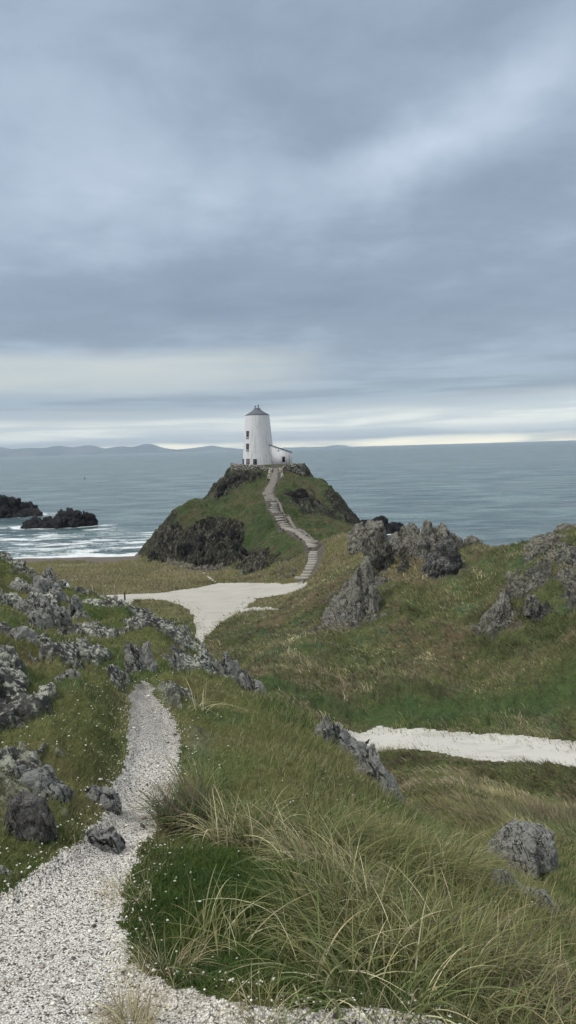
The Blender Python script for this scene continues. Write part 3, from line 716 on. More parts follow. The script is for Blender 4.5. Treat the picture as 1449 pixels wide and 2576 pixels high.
# ------------------------------------------------------------------ rock material (lichen grown)
def rock_mat(name, dark, mid, pale, lichen=.5, lsc=9.0, orange=0.0, green=.1, wet=0.0, bsc=1.0, strata=(.6, .3, 1.0)):
    g_ = 1.0 if wet else 1.45
    if not wet: mid = (mid[0], mid[0] * 1.0, mid[0] * .97); dark = (dark[0], dark[0], dark[0])
    dark = tuple(x * g_ for x in dark); mid = tuple(x * g_ for x in mid); pale = tuple(min(x * (1.0 if wet else 1.25), .7) for x in pale)
    m, t, b = mat(name)
    P = t.n.new('ShaderNodeTexCoord').outputs['Object']
    x_, y_, z_ = t.sep(P)
    SV = t.xyz(t.m('ADD', t.m('MULTIPLY', x_, .95), t.m('MULTIPLY', z_, .32)), y_, t.m('MULTIPLY', t.m('SUBTRACT', z_, t.m('MULTIPLY', x_, .32)), .22))
    up = t.sep(t.n.new('ShaderNodeNewGeometry').outputs['Normal'])[2]
    n1 = t.noise(P, lsc * .35, 6, .6, .4); n2 = t.noise(P, lsc * 2.4, 7, .72); n3 = t.noise(P, lsc * 8, 4, .7)
    st = t.noise(SV, lsc * 1.3, 6, .66, .5); st2 = t.noise(SV, lsc * .5, 4, .6, .3)
    crack = t.m('SUBTRACT', 1.0, t.smooth(t.m('ABSOLUTE', t.m('SUBTRACT', st, .5)), .0, .022))
    crack2 = t.m('SUBTRACT', 1.0, t.smooth(t.m('ABSOLUTE', t.m('SUBTRACT', st2, .5)), .0, .016))
    ck = t.m('MAXIMUM', t.m('MULTIPLY', crack, .75), t.m('MULTIPLY', crack2, .95))
    c = t.mix(t.smooth(n1, .35, .65), dark + (1,), mid + (1,))
    lm = t.m('ADD', t.m('MULTIPLY_ADD', n2, 2.6, -1.3), t.m('MULTIPLY_ADD', t.noise(P, lsc * .8, 4, .6), 1.6, -.8))
    lm = t.m('ADD', lm, t.m('MULTIPLY', up, .12)); lm = t.m('ADD', lm, (lichen - .5) * .9 + .12)
    lf = t.smooth(lm, .05, .32)
    pc = t.mix(n3, tuple(x * .55 for x in pale) + (1,), pale + (1,))
    c = t.mix(t.m('MULTIPLY', lf, .92), c, pc)
    if green: c = t.mix(t.m('MULTIPLY', t.smooth(t.noise(t.vm('ADD', P, (9, 4, 2)), lsc * .6, 5, .6), .50, .66), green), c, (.14, .145, .07, 1))
    if orange: c = t.mix(t.m('MULTIPLY', t.smooth(t.noise(P, lsc * .9, 5, .6), .56, .66), orange), c, (.25, .15, .04, 1))
    c = t.mix(ck, c, tuple(x * .35 for x in dark) + (1,))
    t.l.new(c, b.inputs['Base Color'])
    hgt = t.m('ADD', t.m('MULTIPLY', n2, .9), t.m('ADD', t.m('MULTIPLY', n3, .3), t.m('MULTIPLY', st, 1.1)))
    hgt = t.m('SUBTRACT', hgt, t.m('MULTIPLY', ck, .5))
    t.l.new(t.bump(hgt, 1.0, bsc * 1.1 / lsc), b.inputs['Normal'])
    b.inputs['Roughness'].default_value = .45 if wet else .92
    b.inputs['Specular IOR Level'].default_value = .4 if wet else .2
    return m
RK_near = rock_mat('lichen_rock_near', (.050, .050, .052), (.152, .153, .138), (.60, .62, .52), .94, 6.0, .12, .25)
RK_block = rock_mat('dark_schist', (.055, .055, .060), (.16, .158, .158), (.50, .51, .48), .80, 7.0, .10, .10)
RK_plain = rock_mat('brown_grey_stone', (.085, .080, .075), (.17, .16, .148), (.30, .28, .26), .55, 16.0, .0, .2)
RK_path = rock_mat('lichen_patched_rock', (.045, .045, .050), (.11, .105, .11), (.60, .58, .54), .76, 4.5, .10, .05)
RK_far = rock_mat('outcrop_rock', (.055, .053, .052), (.18, .168, .15), (.44, .42, .35), .70, 2.6, .12, .25)
RK_gold = rock_mat('golden_lichen_rock', (.055, .052, .055), (.13, .12, .11), (.30, .29, .22), .50, 3.2, .75, .35)
RK_purple = rock_mat('speckled_purple_rock', (.060, .056, .064), (.12, .112, .122), (.42, .42, .40), .40, 3.4, .35, .15)
RK_head = rock_mat('headland_rock', (.020, .020, .021), (.052, .050, .047), (.20, .185, .155), .22, 1.3, .05, .0)
RK_sea = rock_mat('wet_black_rock', (.012, .013, .016), (.026, .028, .034), (.05, .052, .056), .2, .8, 0, 0, 1)

# ------------------------------------------------------------------ rock builder
_ico = {}
def ico(sub):
    if sub not in _ico:
        import bmesh
        bm = bmesh.new(); bmesh.ops.create_icosphere(bm, subdivisions=sub, radius=1.0)
        bm.verts.ensure_lookup_table()
        _ico[sub] = (np.array([v.co[:] for v in bm.verts]), np.array([[v.index for v in f.verts] for f in bm.faces])); bm.free()
    return _ico[sub]

def blob_rock(c, size, seed, sub=4, shear=(0, 0), rough=1.0, style='lump', yaw=0.0):
    V, T = ico(sub); n = V.copy(); rg = np.random.default_rng(seed)
    v = n.copy()
    lw = v[:, 2] < 0; rr = np.hypot(v[:, 0], v[:, 1]) + 1e-6
    fl = np.where(lw, (1 + .25 * np.abs(v[:, 2])) / rr * np.clip(rr * 3, 0, 1), 1.0); v[:, 0] *= fl; v[:, 1] *= fl
    # broken planes
    k = {'lump': 22, 'slab': 24, 'spire': 20, 'block': 24}[style]
    for _ in range(k):
        d = rg.normal(size=3); d /= np.linalg.norm(d); d[2] = abs(d[2]) * .8; off = rg.uniform(.55, .95)
        if style in ('block', 'slab'): off = rg.uniform(.52, .9)
        e = v @ d - off; v = v - np.clip(e, 0, None)[:, None] * d * .97
    s = np.array(size) / 2
    p = v * s; sc = float(np.min(s)) ; o = rg.uniform(-50, 50, 3)
    q = p / sc + o
    ax = np.array([1.3, 1.3, .55]) if style == 'spire' else np.array([1.0, 1.0, 1.0])
    if style == 'slab': ax = np.array([.7, .8, 1.6])
    a = q * ax
    f1, f2 = worley3(a[:, 0] * 1.7, a[:, 1] * 1.7, a[:, 2] * 1.7, seed)
    g1, g2 = worley3(a[:, 0] * 4.3 + 9, a[:, 1] * 4.3, a[:, 2] * 4.3, seed + 5)
    dsp = .06 * (.62 - f1) + .22 * np.minimum(f2 - f1, .30) + .10 * np.minimum(g2 - g1, .3) + .02 * (.6 - g1)
    dsp = dsp + .20 * fbm(a[:, 0] * 1.4, a[:, 1] * 1.4, a[:, 2] * 1.4, 5, seed + 2, .58) * 1.4
    e1 = q[:, 2] * .95 - q[:, 0] * .32; e2 = q[:, 0] * .95 + q[:, 2] * .32
    dsp = dsp - .26 * np.abs(fbm(e2 * 1.7, q[:, 1] * 1.7, e1 * .35, 3, seed + 11)) - .09 * np.abs(fbm(e2 * 6, q[:, 1] * 6, e1 * 1.4, 2, seed + 12)) + .09
    if style == 'spire': dsp = dsp - .20 * np.abs(fbm(q[:, 0] * 2.2, q[:, 1] * 2.2, q[:, 2] * .5, 3, seed + 3))
    p = p + n * (dsp * sc * 1.15 * rough)[:, None]
    p[:, 0] += shear[0] * p[:, 2]; p[:, 1] += shear[1] * p[:, 2]
    cy, sy_ = math.cos(yaw), math.sin(yaw)
    p = p @ np.array([[cy, sy_, 0], [-sy_, cy, 0], [0, 0, 1]])
    return p + np.array(c), T

ROCKS = []
def outcrop(box, label, cat='rock', name='rock', m=None, style='lump', nb=5, d=None, seed=1, sub=5, shear=(0, 0), depth=.8, rough=1.0, group=None, sink=.35, prof=None, lean=0.0):
    """box = where its outline falls in the photo (px); d = distance of its foot, else found on the ground"""
    x0, y0, x1, y1 = box; cx = (x0 + x1) / 2
    base = hit(cx, y1) if d is None else np.array(pt(cx, y1, d))
    dd = base[1]; W = (x1 - x0) / FPX * dd * (1.0 if m in (RK_far, RK_gold, RK_purple) else (1.05 if dd > 4.9 and dd < 20 and x1 < 620 else 1.15 if dd < 20 else 1.1)); top = pt(cx, y0, dd + W * depth * (.55 if dd < 14 else .3))[2]
    base_z = base[2]; Hh = max(top - base_z, W * .12) * (.95 if dd < 20 and x1 < 620 else 1.0); dep = W * depth
    ctr = np.array([base[0], dd + dep * .38, base_z])
    rg = np.random.default_rng(seed); A = []; B = []; n = 0
    prof = prof or [(.5, 1.0)]
    for k in range(nb):
        if k < len(prof): fx, fh = prof[k]; fy = rg.uniform(-.1, .15)
        else:
            fx = rg.uniform(.12, .88); fh = float(np.interp(fx, *zip(*sorted(prof)))) * rg.uniform(.45, .85) if len(prof) > 1 else rg.uniform(.35, .8); fy = rg.uniform(-.3, .3)
        bigf = 1.0 if nb < 13 else .62
        wk = bigf * W * (rg.uniform(.7, .9) if len(prof) == 1 and k == 0 else rg.uniform(.45, .62)) * (1.0 if nb < 6 else .85)
        if nb == 1: wk = W; fx = .5
        hk = Hh * fh; sk = Hh * sink + wk * .15
        zc = base_z + hk - (hk + sk) / 2
        fx = np.clip(fx, wk / W / 2, 1 - wk / W / 2)
        cxk = ctr[0] + (fx - .5) * W; cyk = ctr[1] + fy * dep
        P, T = blob_rock((cxk, cyk, zc), (wk * 1.22, dep * (1.1 if nb == 1 else rg.uniform(.55, .9)), (hk + sk) * 1.14), seed * 31 + k, sub, (shear[0] + rg.uniform(-.1, .1), shear[1]), rough, style, rg.uniform(-.3, .3))
        A.append(P); B.append(T + n); n += len(P)
    V = np.concatenate(A); o_ = np.array([ctr[0], ctr[1], base_z])
    o = mk(name, V - o_, np.concatenate(B), m or RK_near, None, False); o.location = o_
    ROCKS.append((o_, max(W, dep)))
    return tag(o, label, cat, group)

g1 = 'lichen grey rocks on the left of the foreground ridge'
O = outcrop
# --- left foreground
O((-30, 1392, 52, 1452), 'grass topped grey rock at the far left edge below the breaking wave', m=RK_near, nb=5, d=14.5, seed=1, shear=(.2, 0), group=g1, prof=[(.3, 1.0), (.7, .6)])
O((10, 1450, 150, 1530), 'long ragged lichen outcrop just below the grass topped rock on the left', 'outcrop', 'rock_outcrop', nb=10, d=12.3, seed=2, group=g1, prof=[(.15, .9), (.55, 1.0), (.85, .5)])
O((100, 1432, 172, 1500), 'pointed lichen rock standing against the brown dune grass on the left', nb=5, d=14.5, seed=3, group=g1, prof=[(.3, 1.0), (.75, .5)])
O((20, 1505, 160, 1600), 'broad pale grey lichen outcrop above the big rounded boulder at the left', 'outcrop', 'rock_outcrop', nb=10, d=9.6, seed=4, group=g1, prof=[(.2, .9), (.5, 1.0), (.85, .75)])
O((150, 1502, 222, 1590), 'upright lichen knob in the turf below the white tipped slate', nb=4, d=10.6, seed=5, group=g1, style='spire', shear=(.25, 0), prof=[(.35, 1.0), (.7, .6)])
O((60, 1545, 112, 1625), 'small bluish grey rock between the broad outcrop and the rounded boulder', nb=3, d=8.3, seed=6, group=g1, prof=[(.5, 1.0)])
O((-60, 1578, 112, 1712), 'large rounded boulder blotched with grey lichen at the left edge', 'boulder', 'boulder', nb=5, d=6.3, seed=7, sub=5, group=g1, shear=(.3, 0), prof=[(.40, 1.0), (.75, .62)])
O((262, 1500, 302, 1548), 'small split upright rock below the dark wooden post', nb=3, d=15.5, seed=8, group=g1, style='spire', shear=(.3, 0), prof=[(.35, 1.0), (.8, .6)])
O((325, 1530, 352, 1562), 'tiny leaning rock in the green hollow right of the split upright rock', nb=2, d=15, seed=9, group=g1, style='spire', shear=(.5, 0), prof=[(.4, 1.0), (.7, .7)])
O((220, 1588, 305, 1650), 'low fluted rock of the turf slope left of the path head', nb=6, d=9.6, seed=10, group=g1, prof=[(.2, .9), (.6, 1.0), (.85, .5)])
O((312, 1612, 388, 1725), 'tall fluted dark rock standing at the head of the shell path', nb=5, d=7.6, seed=11, sub=5, group=g1, style='spire', shear=(-.08, 0), prof=[(.3, .95), (.7, 1.0), (.5, .9)])
O((388, 1560, 478, 1618), 'rough lichen rock on the crest left of the sand track', nb=6, seed=12, d=14.5, group=g1, prof=[(.15, 1.0), (.5, .8), (.85, .7)])
O((478, 1606, 522, 1650), 'narrow crest rock where the sand track meets the ridge', nb=3, seed=13, d=13, group=g1, prof=[(.3, 1.0), (.7, .6)])
O((422, 1645, 464, 1700), 'small cracked rock in turf right of the path head', nb=3, seed=14, group=g1, prof=[(.4, 1.0), (.75, .7)])
O((110, 1682, 208, 1760), 'greenish lichen topped rock above the dark wet slabs', nb=4, d=5.6, seed=15, sub=5, group=g1, prof=[(.65, 1.0), (.3, .8)])
O((88, 1738, 172, 1830), 'dark leaning slab under the greenish topped rock', nb=3, d=5.0, seed=16, sub=5, m=RK_block, style='slab', shear=(-.3, 0), group=g1, prof=[(.3, 1.0), (.7, .6)])
O((128, 1858, 172, 1915), 'small white patched stone between turf and scattered shells', nb=2, d=4.4, seed=17, m=RK_path, group=g1, prof=[(.5, 1.0)])
O((78, 1790, 132, 1850), 'narrow shell strewn slab on the mossy bank at left', nb=2, d=4.8, seed=18, m=RK_block, group=g1, prof=[(.5, 1.0)])
O((-50, 1755, 40, 1860), 'pale shell dusted rock at the left edge of the mossy bank', nb=3, d=4.5, seed=19, m=RK_path, style='slab', group=g1, prof=[(.5, .6), (.8, .5)])
O((-90, 1912, 126, 2040), 'dark undercut ledge with turf on top at the left edge', 'ledge', 'rock_ledge', nb=4, d=3.55, seed=20, sub=5, m=RK_block, style='block', group=g1, prof=[(.45, .95), (.8, 1.0)])
O((-10, 1992, 116, 2092), 'brown grey rounded boulder tucked under the dark ledge', 'boulder', 'boulder', nb=1, d=3.15, seed=21, sub=5, m=RK_plain, style='block', group=g1, shear=(.2, 0), rough=.45)
O((178, 1930, 292, 2066), 'dark stone patched with white and orange lichen beside the path', nb=3, d=3.7, seed=22, sub=5, m=RK_path, style='slab', group=g1, depth=1.5, sink=.8, prof=[(.66, .5), (.3, .4)])
O((176, 2064, 292, 2140), 'dark stone with large white lichen blotches at the path edge', nb=2, d=3.25, seed=23, sub=5, m=RK_path, style='slab', group=g1, depth=1.1, sink=.8, prof=[(.45, .5), (.7, .4)])
O((-50, 2188, 42, 2265), 'white blotched stone cut off by the left edge beside the path', nb=1, d=2.85, seed=24, sub=5, m=RK_path, style='block', group=g1)
# --- crest right of the path
g2 = 'ragged lichen spires along the ridge crest'
O((522, 1660, 558, 1735), 'slim left spire of the two standing on the crest', nb=2, d=9.6, seed=31, sub=5, style='spire', group=g2, prof=[(.6, 1.0), (.4, .8)])
O((548, 1640, 606, 1748), 'tall knobbly spire on the crest behind the sand track', nb=4, d=9.3, seed=32, sub=5, style='spire', group=g2, prof=[(.4, 1.0), (.7, .75), (.3, .7)])
O((606, 1682, 676, 1785), 'leaning mossy spire right of the two upright ones', nb=4, d=8.8, seed=33, sub=5, style='spire', group=g2, shear=(-.25, 0), prof=[(.35, 1.0), (.7, .7), (.85, .35)])
O((800, 1800, 915, 1930), 'long sharp grey rock at the left end of the white lane', nb=7, d=6.2, seed=34, sub=5, style='lump', group=g2, shear=(-.1, 0), prof=[(.22, 1.0), (.55, .72), (.82, .42)], sink=.25)
O((885, 1878, 1015, 2050), 'jagged leaning rock on the crest below the white lane', nb=7, d=5.3, seed=35, sub=5, style='lump', group=g2, shear=(-.1, 0), prof=[(.40, 1.0), (.62, .75), (.82, .45), (.2, .7)], sink=.2)
O((1112, 2132, 1195, 2190), 'low pale stones half sunk in the turf of the right bank', nb=3, d=4.2, seed=36, sub=4, style='slab', group=g2, prof=[(.25, .7), (.7, .45)])
O((1236, 2196, 1404, 2335), 'cluster of pale leaning spires in long grass at the right', nb=7, d=3.3, seed=37, sub=5, style='spire', group=g2, shear=(-.2, 0), prof=[(.32, 1.0), (.15, .6), (.50, .8), (.75, .72), (.9, .4)], sink=.2)
O((1250, 2066, 1418, 2150), 'flat topped purple grey boulder lying on the grass at the right', 'boulder', 'boulder', nb=2, d=11.5, seed=40, sub=5, depth=.9, m=RK_near, style='block', rough=.55, shear=(.1, 0), sink=1.3, prof=[(.42, 1.0), (.65, .95)])
# --- far slope
g3 = 'weathered outcrops on the far grassy slope'
O((808, 1412, 962, 1580), 'big craggy cliff outcrop standing over the valley right of the sand track', 'outcrop', 'rock_outcrop', m=RK_far, nb=16, d=56, seed=41, sub=5, group=g3, shear=(.25, .35), depth=.7, prof=[(.66, 1.0), (.5, .8), (.36, .58), (.2, .35), (.84, .62), (.1, .2), (.5, .5), (.75, .4)])
O((914, 1344, 992, 1425), 'rock with orange and yellow lichen left of the great knob', m=RK_gold, nb=6, d=66, seed=42, sub=5, group=g3, prof=[(.6, 1.0), (.3, .75), (.85, .7)])
O((1046, 1318, 1172, 1395), 'highest ragged rock of the saddle against the sea', 'outcrop', 'rock_outcrop', m=RK_far, nb=14, d=68, seed=43, sub=5, group=g3, prof=[(.28, 1.0), (.6, .92), (.85, .6)])
O((1066, 1366, 1178, 1452), 'rounded purple knob speckled white in front of the highest rock', 'boulder', 'boulder', m=RK_purple, nb=4, d=62, seed=44, sub=5, group=g3, prof=[(.5, 1.0), (.7, .8), (.3, .7)])
O((980, 1322, 1064, 1382), 'low broken rocks joining the golden rock to the highest rock', m=RK_far, nb=8, d=70, seed=45, group=g3, prof=[(.2, .6), (.6, .8), (.85, 1.0)])
O((884, 1312, 985, 1366), 'low dark rocks left of the golden rock by the green neck', m=RK_far, nb=8, d=84, seed=46, group=g3, prof=[(.25, .8), (.6, 1.0), (.85, .7)])
O((1210, 1494, 1292, 1586), 'fluted grey crag half way down the brown slope', 'crag', 'rock_outcrop', m=RK_far, nb=6, d=51, seed=47, sub=5, style='spire', group=g3, shear=(.35, .1), prof=[(.7, 1.0), (.45, .8), (.25, .5)])
O((1318, 1500, 1366, 1532), 'small pale rock right of the fluted crag', m=RK_far, nb=3, d=50, seed=48, group=g3, prof=[(.5, 1.0)])
O((1340, 1332, 1480, 1405), 'broken rock band along the top of the right hill', 'outcrop', 'rock_outcrop', m=RK_far, nb=9, d=60, seed=49, sub=5, group=g3, prof=[(.2, .7), (.5, .8), (.9, 1.0)])
O((1416, 1398, 1470, 1445), 'grey rock at the right edge below the hill top', m=RK_far, nb=4, d=55.5, seed=50, group=g3, prof=[(.4, 1.0)])
O((1428, 1448, 1480, 1496), 'pale rock at the right edge, lowest of the hill side', m=RK_far, nb=4, d=52.5, seed=51, group=g3, prof=[(.4, 1.0)])
O((1276, 1436, 1370, 1478), 'scatter of low pale rocks on the slope under the right hill', m=RK_far, nb=7, d=57, seed=52, group=g3, prof=[(.2, .8), (.8, 1.0)])
O((1166, 1350, 1218, 1374), 'low grey rock on the rim where the sea shows', m=RK_far, nb=4, d=69.5, seed=53, group=g3, prof=[(.4, 1.0)])
O((1004, 1396, 1032, 1436), 'little orange stained rock in the green hollow under the knob', m=RK_gold, nb=3, d=64, seed=54, group=g3, prof=[(.6, 1.0)])
# --- headland crags
g4 = 'rock faces of the tower headland'
O((546, 1196, 630, 1252), 'brown crag under the left end of the tower wall', 'crag', 'rock_crag', m=RK_head, nb=9, d=151, seed=61, sub=5, group=g4, prof=[(.48, 1.0), (.7, .95), (.3, .7), (.12, .35), (.9, .7)], sink=.2)
O((700, 1232, 830, 1318), 'dark slabby rock face right of the stone stairs', 'crag', 'rock_crag', m=RK_head, nb=9, d=139, seed=62, sub=5, group=g4, style='slab', depth=.35, prof=[(.2, .9), (.45, 1.0), (.75, .6)])
O((700, 1412, 742, 1452), 'small columnar rock left of the lower steps', m=RK_far, nb=4, d=98, seed=63, group=g4, style='spire', prof=[(.25, .9), (.55, 1.0), (.8, .85)])
O((812, 1245, 898, 1318), 'steep dark crag on the right flank of the headland', 'crag', 'rock_crag', m=RK_head, nb=8, d=149, seed=64, sub=5, group=g4, shear=(-.3, 0), prof=[(.2, 1.0), (.45, .75), (.75, .35)], sink=.3)
O((372, 1352, 466, 1424), 'dark cliff at the seaward foot of the headland beside the beach', 'cliff', 'rock_cliff', m=RK_head, nb=10, d=122, seed=65, sub=5, group=g4, style='spire', depth=.5, prof=[(.15, .55), (.4, .8), (.65, .95), (.85, 1.0)], sink=.2)
O((450, 1338, 604, 1432), 'tall dark fluted cliff under the headland turf left of the stairs', 'cliff', 'rock_cliff', m=RK_head, nb=13, d=116.5, seed=66, sub=5, group=g4, style='spire', depth=.35, prof=[(.15, .75), (.4, .85), (.6, .95), (.9, 1.0)], sink=.15)
O((590, 1375, 660, 1440), 'low broken rocks at the right end of the dark cliff', m=RK_head, nb=6, d=106, seed=67, group=g4, prof=[(.3, 1.0), (.7, .8)])
# --- rocks in the sea
g5 = 'black rocks in the sea'
O((-150, 1262, 88, 1302), 'big black wave washed islet cut off by the left edge', 'sea rock', 'sea_rock', m=RK_sea, nb=22, d=240, seed=71, sub=5, rough=1.7, group=g5, depth=.4, prof=[(.62, 1.0), (.45, .85), (.78, .66), (.90, .32), (.2, .7)])
O((44, 1292, 222, 1334), 'black jagged islet with two humps off the beach', 'sea rock', 'sea_rock', m=RK_sea, nb=20, d=201, seed=72, sub=5, rough=1.7, group=g5, depth=.4, prof=[(.22, .55), (.45, .68), (.60, .95), (.72, 1.0), (.90, .85), (.12, .3)])
O((892, 1302, 1012, 1340), 'black shore rocks with surf between the headland and the saddle', 'sea rock', 'sea_rock', m=RK_sea, nb=9, d=165, seed=73, sub=5, group=g5, depth=.5, prof=[(.2, .8), (.5, 1.0), (.85, .55)])

# ------------------------------------------------------------------ tower, wall, stairs
TX, TY = float(TOWER[0]), float(TOWER[1]); TZ = PLAT
M_white, t, b = mat('whitewashed_render')
P = t.n.new('ShaderNodeTexCoord').outputs['Object']
n = t.noise(P, .8, 5, .6); st = t.noise(t.vm('MULTIPLY', P, (2.2, 2.2, .22)), 1.2, 5, .6); fl = t.noise(P, 2.6, 6, .7)
c = t.mix(n, (.64, .64, .65, 1), (.76, .75, .755, 1)); c = t.mix(t.m('MULTIPLY', t.smooth(st, .48, .68), .55), c, (.42, .41, .40, 1))
lowz = t.smooth(t.sep(P)[2], 5.0, 0.5)
c = t.mix(t.m('MULTIPLY', t.smooth(fl, .58, .63), t.m('MULTIPLY_ADD', lowz, .8, .0)), c, (.34, .27, .22, 1))
t.l.new(c, b.inputs['Base Color']); t.l.new(t.bump(t.noise(P, 4, 5, .6), .5, .05), b.inputs['Normal'])
M_slate, t, b = mat('grey_lead_roof')
P = t.n.new('ShaderNodeTexCoord').outputs['Object']
t.l.new(t.mix(t.noise(P, 1.5, 4, .6), (.095, .11, .13, 1), (.15, .165, .185, 1)), b.inputs['Base Color']); b.inputs['Roughness'].default_value = .7
M_dark, t, b = mat('dark_window_glass'); b.inputs['Base Color'].default_value = (.018, .02, .024, 1); b.inputs['Roughness'].default_value = .2
M_frame, t, b = mat('black_painted_frame'); b.inputs['Base Color'].default_value = (.03, .03, .035, 1)
M_bar, t, b = mat('grey_glazing_bar'); b.inputs['Base Color'].default_value = (.30, .31, .33, 1)
M_door, t, b = mat('weathered_door')
P = t.n.new('ShaderNodeTexCoord').outputs['Object']
t.l.new(t.mix(t.noise(t.vm('MULTIPLY', P, (9, 9, .6)), 1.5, 4, .6), (.15, .13, .125, 1), (.24, .21, .20, 1)), b.inputs['Base Color'])
M_stone, t, b = mat('rubble_stone_wall')
P = t.n.new('ShaderNodeTexCoord').outputs['Object']
vn = t.n.new('ShaderNodeTexVoronoi'); t.l.new(t.vm('ADD', t.vm('MULTIPLY', P, (1, 1, 1.7)), t.vm('SCALE', t.noise(P, 3, 3, .6, out=1), .3)), vn.inputs['Vector']); vn.inputs['Scale'].default_value = 2.6
cc = t.sep(vn.outputs['Color'])[0]
c = t.ramp(cc, [(0, (.15, .14, .12)), (.4, (.27, .25, .21)), (.75, (.38, .36, .31)), (1, (.50, .48, .43))])
c = t.mix(t.smooth(vn.outputs['Distance'], .42, .62), c, (.05, .045, .04, 1)); c = t.mix(t.m('MULTIPLY', t.smooth(t.noise(P, 1.2, 5, .6), .5, .65), .5), c, (.13, .13, .085, 1))
t.l.new(c, b.inputs['Base Color']); t.l.new(t.bump(vn.outputs['Distance'], -1.0, .12), b.inputs['Normal'])

RB, RT, HT = 3.56, 2.64, 10.75
tower = empty('lighthouse_tower', (TX, TY, TZ), 'tapering whitewashed round tower with a low grey cone roof on the headland', 'lighthouse')
def trad(z): return RB + (RT - RB) * (max(z, 0) / HT)
mb = MB(); N = 64
zs = [-1.0, 0, 1, 2, 3.5, 5, 6.5, 8, 9.5, 10.5, HT]
mb.loft([[(trad(z) * math.cos(a), trad(z) * math.sin(a), z) for a in np.linspace(0, 2 * math.pi, N, endpoint=False)] for z in zs])
mb.build('wall', M_white, tower)
mb = MB()
mb.loft([[(r * math.cos(a), r * math.sin(a), z) for a in np.linspace(0, 2 * math.pi, N, endpoint=False)] for r, z in ((RT + .01, 10.69), (RT + .05, 10.73), (RT + .05, 10.78), (RT * .62, 11.40), (.74, 12.02), (.72, 12.10))])
roof = mb.build('roof', M_slate, tower)
mb = MB(); mb.loft([[(r * math.cos(a), r * math.sin(a), z) for a in np.linspace(0, 2 * math.pi, 24, endpoint=False)] for r, z in ((.72, 12.08), (.72, 12.32), (.78, 12.34), (.78, 12.40), (.3, 12.44))])
mb.build('cap', M_white, roof)
for dx, h_, rr in ((-.36, .42, .13), (.28, .62, .11)):
    mb = MB(); mb.loft([[(dx + r * math.cos(a), r * math.sin(a), z) for a in np.linspace(0, 2 * math.pi, 12, endpoint=False)] for r, z in ((rr, 12.38), (rr * .9, 12.38 + h_ * .8), (rr * 1.35, 12.38 + h_ * .82), (rr * 1.3, 12.38 + h_))])
    mb.build('chimney_pot', M_frame, roof)
def on_tower(kind, xoff, z0_, w_, h_, parent=tower):
    """a recessed opening facing the viewer at sideways offset xoff on the round wall"""
    zc = z0_ + h_ / 2; r = trad(zc); a = math.asin(max(-.999, min(.999, xoff / r)))
    n_ = np.array([math.sin(a), -math.cos(a), 0]); tt = np.array([math.cos(a), math.sin(a), 0]); rz = a
    c0 = n_ * (r - .02)
    def bx(mb_, du, dz, su, sz, dep, dn):
        c = c0 + tt * du + n_ * dn; mb_.box((c[0], c[1], zc + dz), (su, dep, sz), rz)
    if kind == 'window':
        mf = MB()
        bx(mf, 0, h_ / 2, w_ + .12, .10, .16, .03); bx(mf, 0, -h_ / 2, w_ + .16, .12, .22, .05); bx(mf, -w_ / 2, 0, .09, h_ - .11, .16, .031); bx(mf, w_ / 2, 0, .09, h_ - .11, .16, .031)
        fo_ = mf.build('window', M_frame, parent)
        mg = MB(); bx(mg, 0, 0, w_ - .06, h_ - .08, .10, .0); mg.build('pane', M_dark, fo_)
        ms = MB(); bx(ms, 0, .02, .045, h_ - .14, .05, .07); bx(ms, 0, 0, w_ - .10, .045, .04, .07); ms.build('glazing_bar', M_bar, fo_)
    else:
        mf = MB()
        bx(mf, 0, h_ / 2, w_ + .2, .12, .16, .03); bx(mf, -w_ / 2, 0, .1, h_ - .12, .16, .031); bx(mf, w_ / 2, 0, .1, h_ - .12, .16, .031)
        fo_ = mf.build('door', M_door, parent)
        md = MB(); bx(md, 0, -.02, w_ - .1, h_ - .1, .10, .0); md.build('leaf', M_door, fo_)
on_tower('window', -2.12, 5.75, .58, 1.55)
on_tower('window', -2.20, 3.10, .60, 1.50)
on_tower('window', -3.28, .10, .62, 1.2)
on_tower('window', -.66, .18, .66, 1.05)
on_tower('door', -2.22, -.12, .78, 1.45)
# lean-to on the right
annex = MB(); ax0, ax1, ay0, ay1 = 2.4, 7.35, -2.1, 2.1
ztl = 4.30; ztr = 2.5
F_ = [(ax0, ay0, -1), (ax1, ay0, -1), (ax1, ay1, -1), (ax0, ay1, -1), (ax0, ay0, ztl), (ax1, ay0, ztr), (ax1, ay1, ztr), (ax0, ay1, ztl)]
annex.add(F_, [[0, 3, 2, 1], [4, 5, 6, 7], [0, 1, 5, 4], [1, 2, 6, 5], [2, 3, 7, 6], [3, 0, 4, 7]])
an = annex.build('lean_to', M_white, tower)
mr = MB(); sl = (ztr - ztl) / (ax1 - ax0)
def rz_(x): return ztl + sl * (x - ax0)
mr.add([(ax0 - .1, ay0 - .12, rz_(ax0 - .1) + .01), (ax1 + .15, ay0 - .12, rz_(ax1 + .15) + .01), (ax1 + .15, ay1 + .12, rz_(ax1 + .15) + .01), (ax0 - .1, ay1 + .12, rz_(ax0 - .1) + .01),
        (ax0 - .1, ay0 - .12, rz_(ax0 - .1) + .10), (ax1 + .15, ay0 - .12, rz_(ax1 + .15) + .10), (ax1 + .15, ay1 + .12, rz_(ax1 + .15) + .10), (ax0 - .1, ay1 + .12, rz_(ax0 - .1) + .10)],
       [[0, 3, 2, 1], [4, 5, 6, 7], [0, 1, 5, 4], [1, 2, 6, 5], [2, 3, 7, 6], [3, 0, 4, 7]])
mr.build('lean_to_roof', M_slate, an)
mf = MB(); x_, z_ = 5.5, 1.05
mf.box((x_, ay0 - .01, z_ + .52), (.62, .12, .09)); mf.box((x_, ay0 - .03, z_ - .52), (.70, .18, .10)); mf.box((x_ - .26, ay0 - .009, z_), (.08, .12, .94)); mf.box((x_ + .26, ay0 - .009, z_), (.08, .12, .94))
